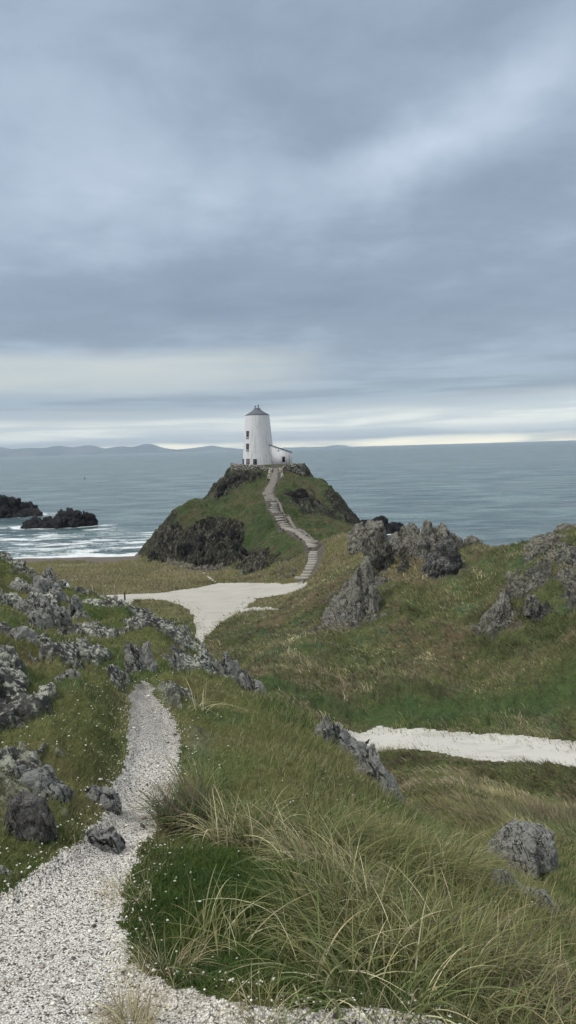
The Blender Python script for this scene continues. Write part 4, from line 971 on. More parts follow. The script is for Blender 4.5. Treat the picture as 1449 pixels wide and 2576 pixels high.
wf = mf.build('window', M_frame, an); mg = MB(); mg.box((x_, ay0 + .0, z_), (.5, .08, .96)); mg.build('pane', M_dark, wf)
mg = MB(); mg.box((4.35, ay0 - .02, 3.0), (.24, .10, .26)); mg.build('vent', M_bar, an)
mp = MB(); mp.box((ax1 - .6, ay0 - .06, .85), (.09, .09, 2.4)); mp.build('drainpipe', M_bar, an)
mp = MB(); mp.box((3.4, ay0 - .10, -.35), (1.9, .2, .12)); mp.build('doorstep', M_dark, an)

def wall_run(name, pts, label, thick=.55, m=None, cat='wall', group=None):
    """pts: (x, y, z_bottom, z_top) along the wall; rubble wall lofted with uneven top"""
    pts = np.array(pts, float); seg = np.hypot(*(pts[1:, :2] - pts[:-1, :2]).T); L = np.concatenate([[0], np.cumsum(seg)])
    n_ = max(int(L[-1] / .35), 3); u = np.linspace(0, L[-1], n_)
    X_ = np.interp(u, L, pts[:, 0]); Y_ = np.interp(u, L, pts[:, 1]); B_ = np.interp(u, L, pts[:, 2]); T_ = np.interp(u, L, pts[:, 3])
    T_ = T_ + .07 * R.uniform(-1, 1, n_)
    rings = []
    for k in range(n_):
        a = max(k - 1, 0); c = min(k + 1, n_ - 1); d = np.array([X_[c] - X_[a], Y_[c] - Y_[a]]); d /= np.linalg.norm(d) + 1e-9; nn_ = np.array([-d[1], d[0]])
        ring = []
        for s_, hh_ in ((-1, 0), (1, 0), (1, .33), (1, .66), (1, .94), (.6, 1), (-.6, 1), (-1, .94), (-1, .66), (-1, .33)):
            o = thick / 2 * s_ + R.uniform(-.05, .05)
            ring.append((X_[k] + nn_[0] * o, Y_[k] + nn_[1] * o, B_[k] + (T_[k] - B_[k]) * hh_))
        rings.append(ring)
    mb_ = MB(); mb_.loft(rings); o0 = (X_[0], Y_[0], B_[0])
    o = mb_.build(name, m or M_stone, None, False, o0); o.location = o0
    return tag(o, label, cat, group)
def wp(px, py_top, d, drop): x, y, z = pt(px, py_top, d); return (x, y, z - drop, z)
gw = 'rubble walls round the tower'
wall_run('stone_wall', [wp(584, 1166, 166, 2.0), wp(583, 1165, 158.5, 2.4), wp(600, 1167, 156.6, 2.4), wp(640, 1169, 156, 2.2), wp(664, 1171, 156, 2.4), wp(676, 1177, 155.6, 2.4)], 'curved rubble wall below the tower, left of the gateway', group=gw)
wall_run('stone_wall', [wp(708, 1177, 155.6, 2.2), wp(716, 1171, 156.2, 2.2), wp(735, 1166, 157, 2.5), wp(764, 1165, 158, 3.2), wp(765, 1165, 166, 2.4)], 'curved rubble wall below the lean-to, right of the gateway', group=gw)
wall_run('ramp_wall', [wp(681, 1175, 155.5, 2.0), wp(679, 1188, 152.5, 1.9), wp(676, 1198, 149.6, 1.8)], 'pale sloping parapet on the left of the gateway ramp', .75, group='parapets of the gateway ramp')
wall_run('ramp_wall', [wp(706, 1175, 155.5, 2.0), wp(708, 1188, 152.5, 1.9), wp(710, 1198, 149.6, 1.8)], 'pale sloping parapet on the right of the gateway ramp', .75, group='parapets of the gateway ramp')

# path of trodden stone on the hill
M_slab, t, b = mat('worn_stone_slab')
P = t.n.new('ShaderNodeTexCoord').outputs['Object']
n = t.noise(P, 1.8, 6, .65)
c = t.mix(n, (.20, .185, .16, 1), (.44, .41, .36, 1)); t.l.new(c, b.inputs['Base Color']); t.l.new(t.bump(n, .6, .06), b.inputs['Normal'])
M_trod, t, b = mat('trodden_gravel')
P = t.n.new('ShaderNodeTexCoord').outputs['Object']
n = t.noise(P, 1.1, 7, .7)
c = t.mix(n, (.10, .092, .080, 1), (.24, .22, .195, 1)); t.l.new(c, b.inputs['Base Color']); t.l.new(t.bump(n, .8, .1), b.inputs['Normal'])
def ribbon(name, pxs, widths, m, lift=.05, step=.4, d=None, thick=.3, kind='structure'):
    P3 = np.array([hit(px, py, 60) for px, py in pxs]); L = np.concatenate([[0], np.cumsum(np.hypot(*(P3[1:, :2] - P3[:-1, :2]).T))])
    n_ = int(L[-1] / step) + 2; u = np.linspace(0, L[-1], n_)
    X_ = np.interp(u, L, P3[:, 0]); Y_ = np.interp(u, L, P3[:, 1]); W_ = np.interp(u, L, np.array(widths, float))
    dx = np.gradient(X_); dy = np.gradient(Y_); q_ = np.hypot(dx, dy); nx, ny = -dy / q_, dx / q_
    W_ = W_ * (1 + .12 * fbm(u * .8, u * 0 + 5, oct=2, seed=91))
    rings = []; prof_ = [(-1, -thick), (-1, 0), (-.5, .02), (0, .0), (.5, .02), (1, 0), (1, -thick)]
    zc = ground(X_, Y_); zl = ground(X_ + nx * W_ / 2, Y_ + ny * W_ / 2); zr = ground(X_ - nx * W_ / 2, Y_ - ny * W_ / 2); zm = np.maximum(np.maximum(zl, zr), zc)
    zm = np.convolve(np.pad(zm, 3, mode='edge'), np.ones(7) / 7, 'valid')
    for k in range(n_): rings.append([(X_[k] + nx[k] * a * W_[k] / 2, Y_[k] + ny[k] * a * W_[k] / 2, zm[k] + lift + z_) for a, z_ in prof_])
    mb_ = MB(); mb_.loft(rings); o = mb_.build(name, m, None, True)
    return tag(o, kind=kind), X_, Y_, zm
ribbon('stone_path', [(683, 1264), (673, 1248), (680, 1230), (689, 1212), (692, 1195), (694, 1178)], [1.9, 1.9, 1.7, 1.6, 1.5, 1.8], M_trod, .06)
ribbon('stone_path', [(797, 1378), (770, 1350), (745, 1326), (722, 1300), (706, 1275), (697, 1262), (690, 1256)], [.7, .6, .6, .6, .6, .5, .5], M_trod, .10)
def stairs(pxs, widths, n_, label, rise, tread_k, rng, group):
    P3 = np.array([hit(px, py, 60) for px, py in pxs]); L = np.concatenate([[0], np.cumsum(np.hypot(*(P3[1:, :2] - P3[:-1, :2]).T))])
    u = (np.arange(n_) + .5) / n_ * L[-1]
    X_ = np.interp(u, L, P3[:, 0]); Y_ = np.interp(u, L, P3[:, 1]); W_ = np.interp(u, L, np.array(widths, float))
    Z_ = ground(X_, Y_); Z_ = np.convolve(np.pad(Z_, 2, mode='edge'), np.ones(5) / 5, 'valid')
    dx = np.gradient(X_); dy = np.gradient(Y_)
    root = empty('stone_stairs', (float(X_[0]), float(Y_[0]), float(Z_[0])), label, 'stairs', group)
    o0 = np.array(root.location)
    for k in range(n_):
        rz = math.atan2(dy[k], dx[k]) * .35 + math.radians(90) * .65 - math.pi / 2
        tr = L[-1] / n_ * tread_k
        mb_ = MB(); zt_ = Z_[k] + .24
        mb_.box((X_[k] - o0[0] + rng.uniform(-.08, .08), Y_[k] - o0[1], zt_ - o0[2] - rise * .5), (W_[k] * rng.uniform(.9, 1.06), tr, rise), rz + rng.uniform(-.05, .05), .02, .96, rng)
        mb_.build('step', M_slab, root)
stairs([(758, 1468), (778, 1448), (788, 1425), (793, 1405), (794, 1392)], [2.2, 1.9, 1.8, 1.8, 1.8], 11, 'lower flight of broad pale steps rising from the sand track', .34, .50, R, 'flights of stairs up to the tower')
stairs([(789, 1388), (778, 1371), (760, 1355), (740, 1340), (716, 1318), (700, 1298), (688, 1282), (683, 1265)], [1.5, 1.5, 1.5, 1.5, 1.6, 1.7, 1.8, 1.9], 33, 'upper winding flight of narrow stone steps to the gateway', .34, .50, R, 'flights of stairs up to the tower')
# rough kerb stones between the two paths
ks = np.array([hit(px, py, 60) for px, py in [(800, 1376), (775, 1358), (750, 1338), (725, 1315), (706, 1290), (697, 1270)]])
kb = MB(); Lk = np.linspace(0, 5, 60)
for q_ in Lk:
    x_ = np.interp(q_, range(6), ks[:, 0]) + R.uniform(-.2, .2); y_ = np.interp(q_, range(6), ks[:, 1]) + R.uniform(-.3, .3)
    kb.box((x_, y_, gz(x_, y_) + .08), (R.uniform(.2, .6), R.uniform(.2, .5), R.uniform(.2, .45)), R.uniform(0, 3), .05)
tag(kb.build('kerb', M_stone), 'line of rough kerb stones beside the upper stone steps', 'kerb')

# ------------------------------------------------------------------ posts, slate, bird, marker
M_post, t, b = mat('weathered_wood')
P = t.n.new('ShaderNodeTexCoord').outputs['Object']
t.l.new(t.mix(t.noise(t.vm('MULTIPLY', P, (12, 12, 1.5)), 2.0, 4, .6), (.05, .042, .035, 1), (.13, .115, .095, 1)), b.inputs['Base Color'])
M_pale, t, b = mat('bleached_stake'); b.inputs['Base Color'].default_value = (.42, .40, .34, 1)
def post(px, py, hgt, rad, m, label, name, cat, cap=True, group=None):
    p = hit(px, py, 20); z = gz(p[0], p[1])
    mb_ = MB(); mb_.tube([(0, 0, -.3), (.01, 0, hgt * .5), (.0, 0, hgt), (.0, 0, hgt + rad * .6)], [rad, rad * .97, rad * .93, rad * .3], 10)
    if cap: mb_.tube([(0, 0, hgt * .78), (0, 0, hgt * .82)], [rad * 1.15, rad * 1.15], 10)
    o = mb_.build(name, m); o.location = (p[0], p[1], z); return tag(o, label, cat, group)
post(314, 1510, .95, .10, M_post, 'short dark wooden post in the sand track behind the left rocks', 'wooden_post', 'post')
post(288, 1493, 1.05, .055, M_pale, 'pale marker stake in the dune grass left of the dark post', 'marker_stake', 'stake', False, 'pale stakes in the dune grass')
post(233, 1496, 1.2, .045, M_pale, 'thin leaning marker stake farthest left at the end of the sand track', 'marker_stake', 'stake', False, 'pale stakes in the dune grass')
# upright slate with a pale broken edge at the tip of the left rocks
p = pt(167, 1487, 14.6); sl_ = empty('leaning_slate', p, 'black upright slate with a white edge at the tip of the left rocks', 'slate')
mb = MB(); mb.add([(-.10, -.04, -.1), (.03, -.05, -.1), (.03, .06, -.1), (-.10, .05, -.1), (-.03, -.03, .16), (.015, -.04, .17), (.015, .05, .17), (-.03, .04, .16), (-.11, 0, .05)],
    [[0, 3, 2, 1], [4, 5, 6, 7], [0, 1, 5, 4], [1, 2, 6, 5], [2, 3, 7, 6], [3, 0, 4, 7]]); mb.build('slate', M_frame, sl_)
mb = MB(); mb.add([(.03, -.06, -.1), (.075, -.05, -.1), (.075, .06, -.1), (.03, .07, -.1), (.018, -.04, .16), (.045, -.03, .14), (.045, .05, .14), (.018, .06, .16)],
    [[0, 3, 2, 1], [4, 5, 6, 7], [0, 1, 5, 4], [1, 2, 6, 5], [2, 3, 7, 6], [3, 0, 4, 7]]); mb.build('pale_edge', M_white, sl_)
# bird on the lane: body, head, beak, tail and legs in one lofted skin
M_bird, t, b = mat('black_feathers'); b.inputs['Base Color'].default_value = (.022, .022, .026, 1); b.inputs['Roughness'].default_value = .5
p = hit(922, 1878, 25); zb = gz(p[0], p[1])
mb = MB()
spine = [(-.30, 0, .05), (-.22, 0, .075), (-.12, 0, .12), (-.03, 0, .17), (.05, 0, .215), (.095, 0, .265), (.11, 0, .305), (.14, 0, .325), (.175, 0, .322), (.225, 0, .312)]
mb.tube(spine, [.012, .028, .055, .078, .070, .046, .036, .038, .02, .004], 12)
for s_ in (-.03, .03): mb.tube([(.0, s_, .12), (.012, s_, .05), (.0, s_, -.01)], [.012, .008, .007], 6); mb.tube([(-.02, s_, .0), (.045, s_, -.004)], [.006, .005], 5)
o = mb.build('bird', M_bird, None, True); o.location = (p[0], p[1], zb); o.rotation_euler.z = .25; tag(o, 'small black bird standing on the white lane at the right', 'bird')
# marker buoy far out
M_buoy, t, b = mat('dark_buoy'); b.inputs['Base Color'].default_value = (.02, .022, .025, 1)
p = ptz(213, 1205, 0.0); k = p[1] / FPX
mb = MB(); mb.loft([[(r * math.cos(a), r * math.sin(a), z) for a in np.linspace(0, 6.283, 14, endpoint=False)] for r, z in ((k * 1.2, -k), (k * 1.9, 0), (k * 1.9, k * 1.2), (k * .8, k * 2.0), (k * .3, k * 3), (k * .25, k * 6), (k * .6, k * 6.2), (k * .6, k * 7.4))])
o = mb.build('buoy', M_buoy); o.location = (p[0], p[1], 0); tag(o, 'dark marker buoy floating in the open sea left of the headland', 'buoy')
# ------------------------------------------------------------------ grass blades
def blades(name, X_, Y_, Z_, L_, W_, ang, lean, droop, colr, m, seg=3, parent=None, loc=None, tw=None):
    """curved tapering ribbons; ang = heading of the lean, lean/droop = how far and how much they arch"""
    n = len(X_); u = np.linspace(0, 1, seg + 1)[None, :]
    L_ = L_[:, None]; ca, sa = np.cos(ang)[:, None], np.sin(ang)[:, None]
    hx = L_ * lean[:, None] * (u ** 1.5); hz = L_ * (u * np.sqrt(np.clip(1 - lean[:, None] ** 2 * .5, .05, 1)) - droop[:, None] * u ** 2.4)
    cx = X_[:, None] + hx * ca; cy = Y_[:, None] + hx * sa; cz = Z_[:, None] + hz
    if tw is None: tw = R.uniform(0, math.pi, n)
    wx, wy = np.cos(tw)[:, None], np.sin(tw)[:, None]
    w = W_[:, None] / 2 * (1 - u ** 2 * .88)
    V = np.empty((n, seg + 1, 2, 3), np.float32)
    V[:, :, 0, 0] = cx - wx * w; V[:, :, 1, 0] = cx + wx * w
    V[:, :, 0, 1] = cy - wy * w; V[:, :, 1, 1] = cy + wy * w
    V[:, :, 0, 2] = cz; V[:, :, 1, 2] = cz + w * .3
    base = (np.arange(n) * (seg + 1) * 2)[:, None] + (np.arange(seg) * 2)[None, :]
    F = np.stack([base, base + 1, base + 3, base + 2], -1).reshape(-1, 4)
    c = np.repeat(colr, (seg + 1) * 2, axis=0)
    V = V.reshape(-1, 3)
    if loc is not None: V = V - np.array(loc, np.float32)
    o = mk(name, V, F, m, parent, True, c)
    if loc is not None: o.location = loc
    return o
M_grass, t, b = mat('grass_blade')
at = t.n.new('ShaderNodeAttribute'); at.attribute_name = 'Col'
t.l.new(at.outputs['Color'], b.inputs['Base Color']); b.inputs['Roughness'].default_value = .65; b.inputs['Specular IOR Level'].default_value = .25
tr = t.n.new('ShaderNodeBsdfTranslucent'); t.l.new(at.outputs['Color'], tr.inputs[0]); ms = t.n.new('ShaderNodeMixShader'); ms.inputs[0].default_value = .3
t.l.new(b.outputs[0], ms.inputs[1]); t.l.new(tr.outputs[0], ms.inputs[2]); t.l.new(ms.outputs[0], t.n['Material Output'].inputs[0])

def scatter(n, s0, s1, y0, y1):
    tt = R.uniform(math.log(y0 + 2), math.log(y1 + 2), n); ss_ = R.uniform(s0, s1, n)
    y = np.exp(tt) - 2; return ss_ * (y + 2), y
def palette(n, x, y, sc_a, cols, wts, jit=.38, seed=0):
    """colour by drifting patches plus per-blade variation"""
    k = len(cols); cols = np.array(cols); sc = np.zeros((n, k))
    for i in range(k): sc[:, i] = wts[i] + .75 * fbm(x * sc_a, y * sc_a, oct=3, seed=seed + i * 7) + R.uniform(-.45, .45, n)
    c = cols[np.argmax(sc, 1)]
    return c * R.uniform(1 - jit, 1 + jit, (n, 1)) * R.uniform(.94, 1.06, (n, 3))
GREEN, OLIVE, STRAW, TAN, DEEP, BROWN = (.150, .186, .070), (.225, .226, .094), (.54, .50, .31), (.35, .30, .185), (.060, .110, .038), (.160, .125, .090)

def rockfree(x, y):
    m = np.ones(len(x), bool)
    for c, r in ROCKS: m &= np.hypot(x - c[0], y - c[1] - r * .2) > r * .22
    return m
# close turf
x, y = scatter(420000, -.62, .62, 1.0, 26)
f, v, h = surf(x, y); fs = foot_sd(x, y); keep = (fs > R.uniform(-.03, .04, len(x))) & rockfree(x, y)
x, y, fs = x[keep], y[keep], fs[keep]; z = ground(x, y); n = len(x)
def lft_of(x, y): return sstep(-x + .05 * y, .75, 1.5) * sstep(y, 3.0, 4.2)
# bare rock in the left slope grows less
zn = np.clip(lft_of(x, y), 0, 1); bare = zn * sstep(fbm(x * 1.5 + 4, y * 1.2, oct=5, seed=56, gain=.6) + .06 * sstep(-x, 1.0, 2.6), .13, .22)
from_grid = None
def gridz(x, y):
    """height of the built mesh itself"""
    t_ = np.log(y + 2); s_ = x / (y + 2)
    i = np.clip(np.searchsorted(sc_, s_) - 1, 0, len(sc_) - 2); j = np.clip(np.searchsorted(tr_, t_) - 1, 0, len(tr_) - 2)
    u = (s_ - sc_[i]) / (sc_[i + 1] - sc_[i]); w_ = (t_ - tr_[j]) / (tr_[j + 1] - tr_[j]); u = np.clip(u, 0, 1); w_ = np.clip(w_, 0, 1)
    return (ZG[i, j] * (1 - u) + ZG[i + 1, j] * u) * (1 - w_) + (ZG[i, j + 1] * (1 - u) + ZG[i + 1, j + 1] * u) * w_
keep = bare < R.uniform(.1, 1, n); x, y, fs = x[keep], y[keep], fs[keep]; n = len(x); z = gridz(x, y)
ds = np.hypot(x, y) + .5
right = sstep(x + .10 * y, .1, .9)
len_ = R.uniform(.018, .045, n) * (1 + ds * .06) * (1 + right * 1.3)
moss = np.exp(-(((x + .22) / .60) ** 2 + ((y - 2.75) / .60) ** 2))
c = palette(n, x, y, 1.3, [GREEN, OLIVE, TAN, DEEP], [.12, .20, -.22, -.1], seed=200)
c = np.where((moss + .25 * fbm(x * 3, y * 3, oct=3, seed=205) > .38)[:, None], np.array([.078, .122, .028]) * R.uniform(.6, 1.6, (n, 1)), c)
edge_dry = (fs < .12) & (R.uniform(0, 1, n) < .4)
c = np.where(edge_dry[:, None], np.array(TAN) * R.uniform(.7, 1.4, (n, 1)), c)
tag(blades('grass', x, y, z - .004, len_, np.maximum(.0022, .0007 * ds) * R.uniform(.7, 1.3, n), R.normal(.3, 1.4, n), R.uniform(.2, .9, n), R.uniform(0, .35, n), c, M_grass, 2), kind='stuff')
# dense short sward in the damp hollow beside the path
x, y = R.normal(-.2, .55, 70000), R.normal(2.75, .5, 70000); k = (foot_sd(x, y) > .02) & (y > 1.5); x, y = x[k], y[k]; n = len(x)
c = palette(n, x, y, 3.0, [(.070, .120, .028), (.105, .150, .040), (.040, .085, .022), (.16, .16, .06)], [.1, .0, .05, -.25], seed=206)
tag(blades('sward', x, y, gridz(x, y) - .004, R.uniform(.02, .055, n), R.uniform(.002, .0035, n), R.uniform(0, 6.28, n), R.uniform(.3, .95, n), R.uniform(0, .4, n), c, M_grass, 2), kind='stuff')
# long grass of the ridge's right flank
x, y = scatter(110000, -.35, .75, 1.2, 17)
fs = foot_sd(x, y); cl = fbm(x * 1.6, y * 1.6, oct=3, seed=210)
pr = sstep(x + .05 * y + .35 * cl, .35, 1.3) * (.25 + .75 * sstep(cl, -.25, .2)) * (1 - .5 * sstep(y, 3.5, 5.5) * sstep(y, 12, 8))
spz = np.exp(-(((x - 1.2) / .42) ** 2 + ((y - 3.35) / .5) ** 2)); pr = pr * (1 - .93 * np.clip(spz * 1.5, 0, 1)); moss = np.exp(-(((x + .22) / .62) ** 2 + ((y - 2.72) / .60) ** 2))
keep = (fs > .05) & (R.uniform(0, 1, len(x)) < pr * (1 - moss * .9)) & rockfree(x, y)
x, y = x[keep], y[keep]; n = len(x); z = gridz(x, y); ds = np.hypot(x, y) + .5
wd = .35 + .9 * fbm(x * .7, y * .7, oct=2, seed=211)
c = palette(n, x, y, 1.1, [GREEN, OLIVE, STRAW, TAN, BROWN], [.18, .28, -.32, -.20, -.24], seed=220)
tag(blades('long_grass', x, y, z - .01, R.uniform(.10, .30, n) * (1.25 - .75 * sstep(y, 2.8, 5.2)) * (1 - .5 * sstep(x, .75, 1.15) * sstep(y, 2.2, 2.9)), np.maximum(.0034, .0009 * ds) * R.uniform(.7, 1.3, n), R.normal(0, .8, n) + wd, R.uniform(.7, 1.08, n), R.uniform(.35, .95, n), c, M_grass, 6), kind='stuff')
# meadow of the far slope and the valley floor
x, y = scatter(330000, -.45, .60, 15, 84)
f, v, h = surf(x, y); ss = sand_sd(x, y); keep = (v >= np.maximum(f, h) - .1) & (ss > .15 - 1.6 * R.uniform(0, 1, len(x)) ** 4)
x, y, ss = x[keep], y[keep], ss[keep]; n = len(x); z = gridz(x, y); ds = np.hypot(x, y)
wd = 2.9 + 1.5 * fbm(x * .10, y * .10, oct=3, seed=231); tuft = fbm(x * .8, y * .8, oct=3, seed=232)
c = palette(n, x, y, .45, [GREEN, OLIVE, STRAW, TAN, BROWN, DEEP], [-.08, .12, -.26, .10, .22, -.10], seed=240)
c = c * (1 + .6 * fbm(x * 1.4, y * 1.1, oct=2, seed=233) + .6 * fbm(x * .35, y * .3, oct=3, seed=234))[:, None]  # blade colour carries shadowed hollows and lighter straw sweeps as patches
rim = np.exp(-((y - 39.5 - .05 * x) / 1.8) ** 2) > R.uniform(0, 1, n)
c = np.where(rim[:, None], np.array([.085, .135, .045]) * R.uniform(.6, 1.3, (n, 1)), c)
ln = R.uniform(.12, .42, n) * np.clip(1 + 1.1 * tuft, .35, 1.7) * np.where(rim, .5, 1)
tag(blades('meadow_grass', x, y, z - .02, ln, np.maximum(.008, .00065 * ds) * R.uniform(.7, 1.4, n), R.normal(0, .55, n) + wd, R.uniform(.4, 1.0, n), R.uniform(.05, .5, n), c, M_grass, 3), kind='stuff')
# dune plain and headland turf
x, y = scatter(170000, -.42, .30, 84, 170)
f, v, h = surf(x, y); ss = sand_sd(x, y); zz_ = np.maximum(v, h); keep = (ss > .2) & (zz_ > 1.7) & (np.hypot((x - TOWER[0] - 2.2) / 8.6, (y - TOWER[1] + .3) / 5.8) > 1.02)
P3 = np.array([hit(px, py, 60) for px, py in [(760, 1468), (778, 1448), (788, 1425), (794, 1392), (778, 1371), (760, 1355), (740, 1340), (716, 1318), (700, 1298), (683, 1265), (673, 1248), (689, 1212), (694, 1178)]])
dmin = np.full(len(x), 99.0)
for a_0, b_0 in zip(P3[:-1], P3[1:]):
    e = b_0[:2] - a_0[:2]; tt = np.clip(((x - a_0[0]) * e[0] + (y - a_0[1]) * e[1]) / (e @ e), 0, 1); dmin = np.minimum(dmin, np.hypot(x - a_0[0] - tt * e[0], y - a_0[1] - tt * e[1]))
keep &= dmin > 1.25
x, y = x[keep], y[keep]; n = len(x); z = gridz(x, y); f, v, h = surf(x, y); hd = h > v
c = palette(n, x, y, .16, [GREEN, OLIVE, TAN, BROWN, DEEP], [.05, .10, -.15, -.05, -.05], seed=260)
cd = palette(n, x, y, .12, [OLIVE, TAN, STRAW, BROWN], [.15, .15, -.4, -.05], seed=270)
c = np.where(hd[:, None], c, cd)
tag(blades('dune_grass', x, y, z - .05, np.where(hd, R.uniform(.08, .32, n), R.uniform(.2, .6, n)), R.uniform(.035, .075, n), R.normal(2.6, 1.2, n), R.uniform(.3, .9, n), R.uniform(.05, .4, n), c, M_grass, 2), kind='stuff')

# ------------------------------------------------------------------ marram clumps: each a thing
def marram(px, py, nb, ln, label, spread=.12, aim=None, tight=1.0, cols=(GREEN, OLIVE, STRAW, TAN), wts=(.1, .25, .0, -.1), gr='marram grass clumps', wid=.0047):
    p = hit(px, py); rg_n = int(nb * 1.35)
    a = R.uniform(0, 2 * math.pi, rg_n); r = spread * np.sqrt(R.uniform(0, 1, rg_n))
    x, y = p[0] + r * np.cos(a), p[1] + r * np.sin(a); z = gridz(x, y)
    head = a + R.normal(0, .7, rg_n) if aim is None else R.normal(aim, .95, rg_n)
    L_ = R.uniform(.45, 1.0, rg_n) * ln; lean = np.clip(R.uniform(.35, 1.15, rg_n) * tight, 0, 1.12)
    c = palette(rg_n, x, y, 2.0, cols, wts, seed=300)
    o = blades('marram_clump', x, y, z - .01, L_, R.uniform(.7, 1.25, rg_n) * wid, head, lean, R.uniform(.3, 1.0, rg_n) * lean, c, M_grass, 9, loc=tuple(p))
    return tag(o, label, 'grass clump', gr)
marram(468, 2078, 520, .42, 'large dark spiky marram clump where the shell path bends', .15, 2.2, .92, (GREEN, BROWN, DEEP, OLIVE), (.1, .2, .2, .05))
marram(505, 2000, 180, .38, 'thin upright marram sprays behind the large clump at the bend', .12, 2.0, .8)
marram(600, 2120, 260, .42, 'arching marram clump right of the large one at the bend', .15, 2.6)
marram(500, 1800, 22, .42, 'few single tall blades bowing over the turf above the path bend', .10, 1.2, 1.1, (STRAW, OLIVE), (.2, .1))
marram(800, 2180, 300, .42, 'pale arching marram above the deep green moss', .20, 3.0, 1.0, (OLIVE, STRAW, TAN), (.1, .15, 0))
marram(640, 2075, 160, .34, 'fine green marram tuft on the turf above the pale arching clump', .16, .6)
marram(880, 2140, 420, .40, 'broad sheaf of green blades swept to the right on the ridge', .26, .4, 1.0, (GREEN, OLIVE, TAN), (.25, .2, -.2))
marram(1060, 2200, 420, .40, 'olive sheaf of swept blades below the jagged crest rock', .26, .2, 1.0, (GREEN, OLIVE, TAN), (.1, .3, -.1))
marram(1160, 2400, 300, .32, 'green and tan blades around the pale leaning spires', .24, .3, 1.0)
marram(850, 2330, 460, .44, 'tangled straw coloured marram in the middle of the lower bank', .22, None, 1.0, (STRAW, GREEN, OLIVE), (.1, .1, .15))
marram(800, 2440, 60, .42, 'loose looping pale blades over the moss at the bottom', .16, None, 1.1, (STRAW, OLIVE), (.25, .1))
marram(1000, 2370, 620, .46, 'dense heap of brown fallen marram in the lower right bank', .28, 3.3, 1.05, (BROWN, OLIVE, STRAW, GREEN), (.22, .15, -.15, .1))
marram(1150, 2420, 480, .44, 'dark brown matted marram right of the dense heap', .26, .2, 1.05, (BROWN, GREEN, OLIVE, TAN), (.25, .1, .15, -.1))
marram(1330, 2530, 380, .26, 'olive brown clump near the lower right corner', .24, .6, .9, (OLIVE, TAN, BROWN), (.2, .05, .0))
marram(1440, 2500, 260, .24, 'yellow green clump at the right edge below the pale spires', .2, .8, .9, (OLIVE, GREEN, STRAW), (.3, .1, -.2))
marram(950, 2500, 200, .46, 'long pale loops hanging over the bottom edge of the turf', .22, None, 1.1, (STRAW, OLIVE, GREEN), (.1, .15, .1))
marram(545, 2350, 60, .34, 'sparse pale blades standing in the left part of the moss', .14, 1.0, 1.0, (STRAW, OLIVE), (.15, .1))
marram(420, 2420, 170, .24, 'straw tuft between the shell path and the moss', .10, None, 1.0, (STRAW, TAN, OLIVE), (.25, .15, .0), wid=.0026)
marram(330, 2560, 150, .20, 'dry yellow tuft at the bottom edge of the shell path', .06, None, .8, (STRAW, TAN), (.3, .2), wid=.0026)
marram(660, 2545, 90, .18, 'small dry tuft on the shells at the bottom middle', .07, None, .9, (STRAW, TAN, OLIVE), (.2, .2, .0), wid=.0026)
marram(325, 2250, 110, .16, 'fine dry wisps along the right edge of the shell path', .12, 2.8, 1.0, (STRAW, TAN), (.2, .2), wid=.002)

# ------------------------------------------------------------------ broken shells and pebbles
OCT = np.array([[1, 0, 0], [-1, 0, 0], [0, 1, 0], [0, -1, 0], [0, 0, 1], [0, 0, -1]], float)
OT = np.array([[0, 2, 4], [2, 1, 4], [1, 3, 4], [3, 0, 4], [2, 0, 5], [1, 2, 5], [3, 1, 5], [0, 3, 5]])
def chips(name, x, y, z, s, c, flat=.45, mt=None):
    n = len(x); a = R.uniform(0, 6.28, n); sx_ = s * R.uniform(.6, 1.3, n); sy2 = s * R.uniform(.5, 1.0, n); sz_ = s * flat * R.uniform(.5, 1.2, n)
    V = OCT[None] * np.stack([sx_, sy2, sz_], 1)[:, None]; V = V + R.uniform(-.25, .25, V.shape) * s[:, None, None]
    ca, sa = np.cos(a)[:, None], np.sin(a)[:, None]
    W_ = np.stack([V[..., 0] * ca - V[..., 1] * sa + x[:, None], V[..., 0] * sa + V[..., 1] * ca + y[:, None], V[..., 2] + z[:, None]], -1).reshape(-1, 3)
    T = (OT[None] + (np.arange(n) * 6)[:, None, None]).reshape(-1, 3)
    return tag(mk(name, W_, T, mt or M_chip, None, False, np.repeat(c, 6, axis=0)), kind='stuff')
M_chip, t, b = mat('shell_and_pebble')
at = t.n.new('ShaderNodeAttribute'); at.attribute_name = 'Col'; t.l.new(at.outputs['Color'], b.inputs['Base Color']); b.inputs['Roughness'].default_value = .7
x, y = scatter(130000, -.6, .55, 1.0, 8.5); fs = foot_sd(x, y)
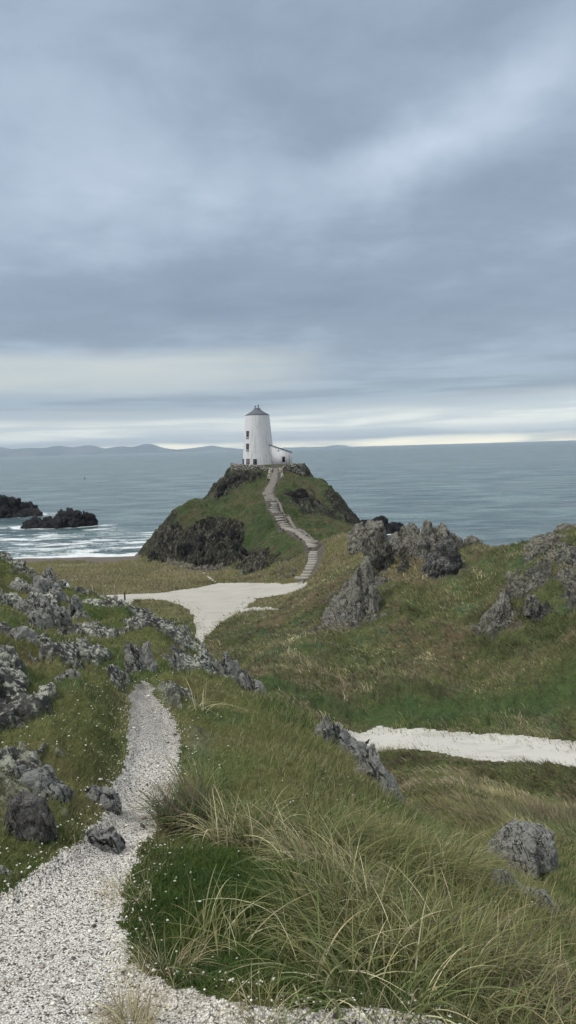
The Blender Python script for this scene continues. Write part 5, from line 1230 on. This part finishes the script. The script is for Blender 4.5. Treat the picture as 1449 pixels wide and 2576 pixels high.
k = fs < .02; x, y = x[k], y[k]; n = len(x)
pick = R.uniform(0, 1, n) - .18 * sstep(y, 4.3, 5.4) - .10 * (fbm(x * 2.2, y * 2.2, oct=3, seed=283) > .15); gcol = np.where((pick < .12)[:, None], [.09, .085, .085], np.where((pick < .24)[:, None], [.34, .31, .27], [.86, .82, .74])) * R.uniform(.7, 1.1, (n, 1))
s_ = R.uniform(.0016, .0040, n) * (1 + y * .10) * np.where(R.uniform(0, 1, n) < .03, R.uniform(1.5, 4, n), 1)
chips('gravel', x, y, gridz(x, y) + s_ * .2, s_, np.clip(gcol, 0, .85))
# stray shells in the turf
x, y = scatter(60000, -.6, .6, 1.5, 16); fs = foot_sd(x, y)
cl = fbm(x * 1.3, y * 1.3, oct=3, seed=280)
pr = .75 * np.exp(-np.maximum(fs, 0) / .10) + .11 * sstep(cl, .05, .45) + .30 * np.exp(-(((x + 1.35) / .35) ** 2 + ((y - 4.6) / .7) ** 2)) + .20 * np.exp(-(((x - .7) / .8) ** 2 + ((y - 4.4) / .7) ** 2)) + .25 * np.exp(-(((x + .9) / .25) ** 2 + ((y - 4.3) / .35) ** 2))
k = (fs > 0) & (R.uniform(0, 1, len(x)) < pr * .75); x, y = x[k], y[k]; n = len(x)
s_ = R.uniform(.0025, .0075, n) * (1 + .06 * y)
chips('shell_fragments', x, y, gridz(x, y) + .022, s_, np.array([[.80, .78, .70]]) * R.uniform(.75, 1.05, (n, 1)), .5)
# ------------------------------------------------------------------ haze over the whole bay
M_hz = bpy.data.materials.new('sea_haze'); M_hz.use_nodes = True; t = NT(M_hz.node_tree)
t.n.remove(t.n['Principled BSDF']); vol = t.n.new('ShaderNodeVolumePrincipled')
vol.inputs['Color'].default_value = (.72, .87, 1.0, 1); vol.inputs['Density'].default_value = 4.8e-5
vol.inputs['Anisotropy'].default_value = .0
t.l.new(vol.outputs[0], t.n['Material Output'].inputs['Volume'])
mb = MB(); mb.box((0, 14000, 190), (90000, 34000, 392)); tag(mb.build('haze', M_hz), kind='stuff')
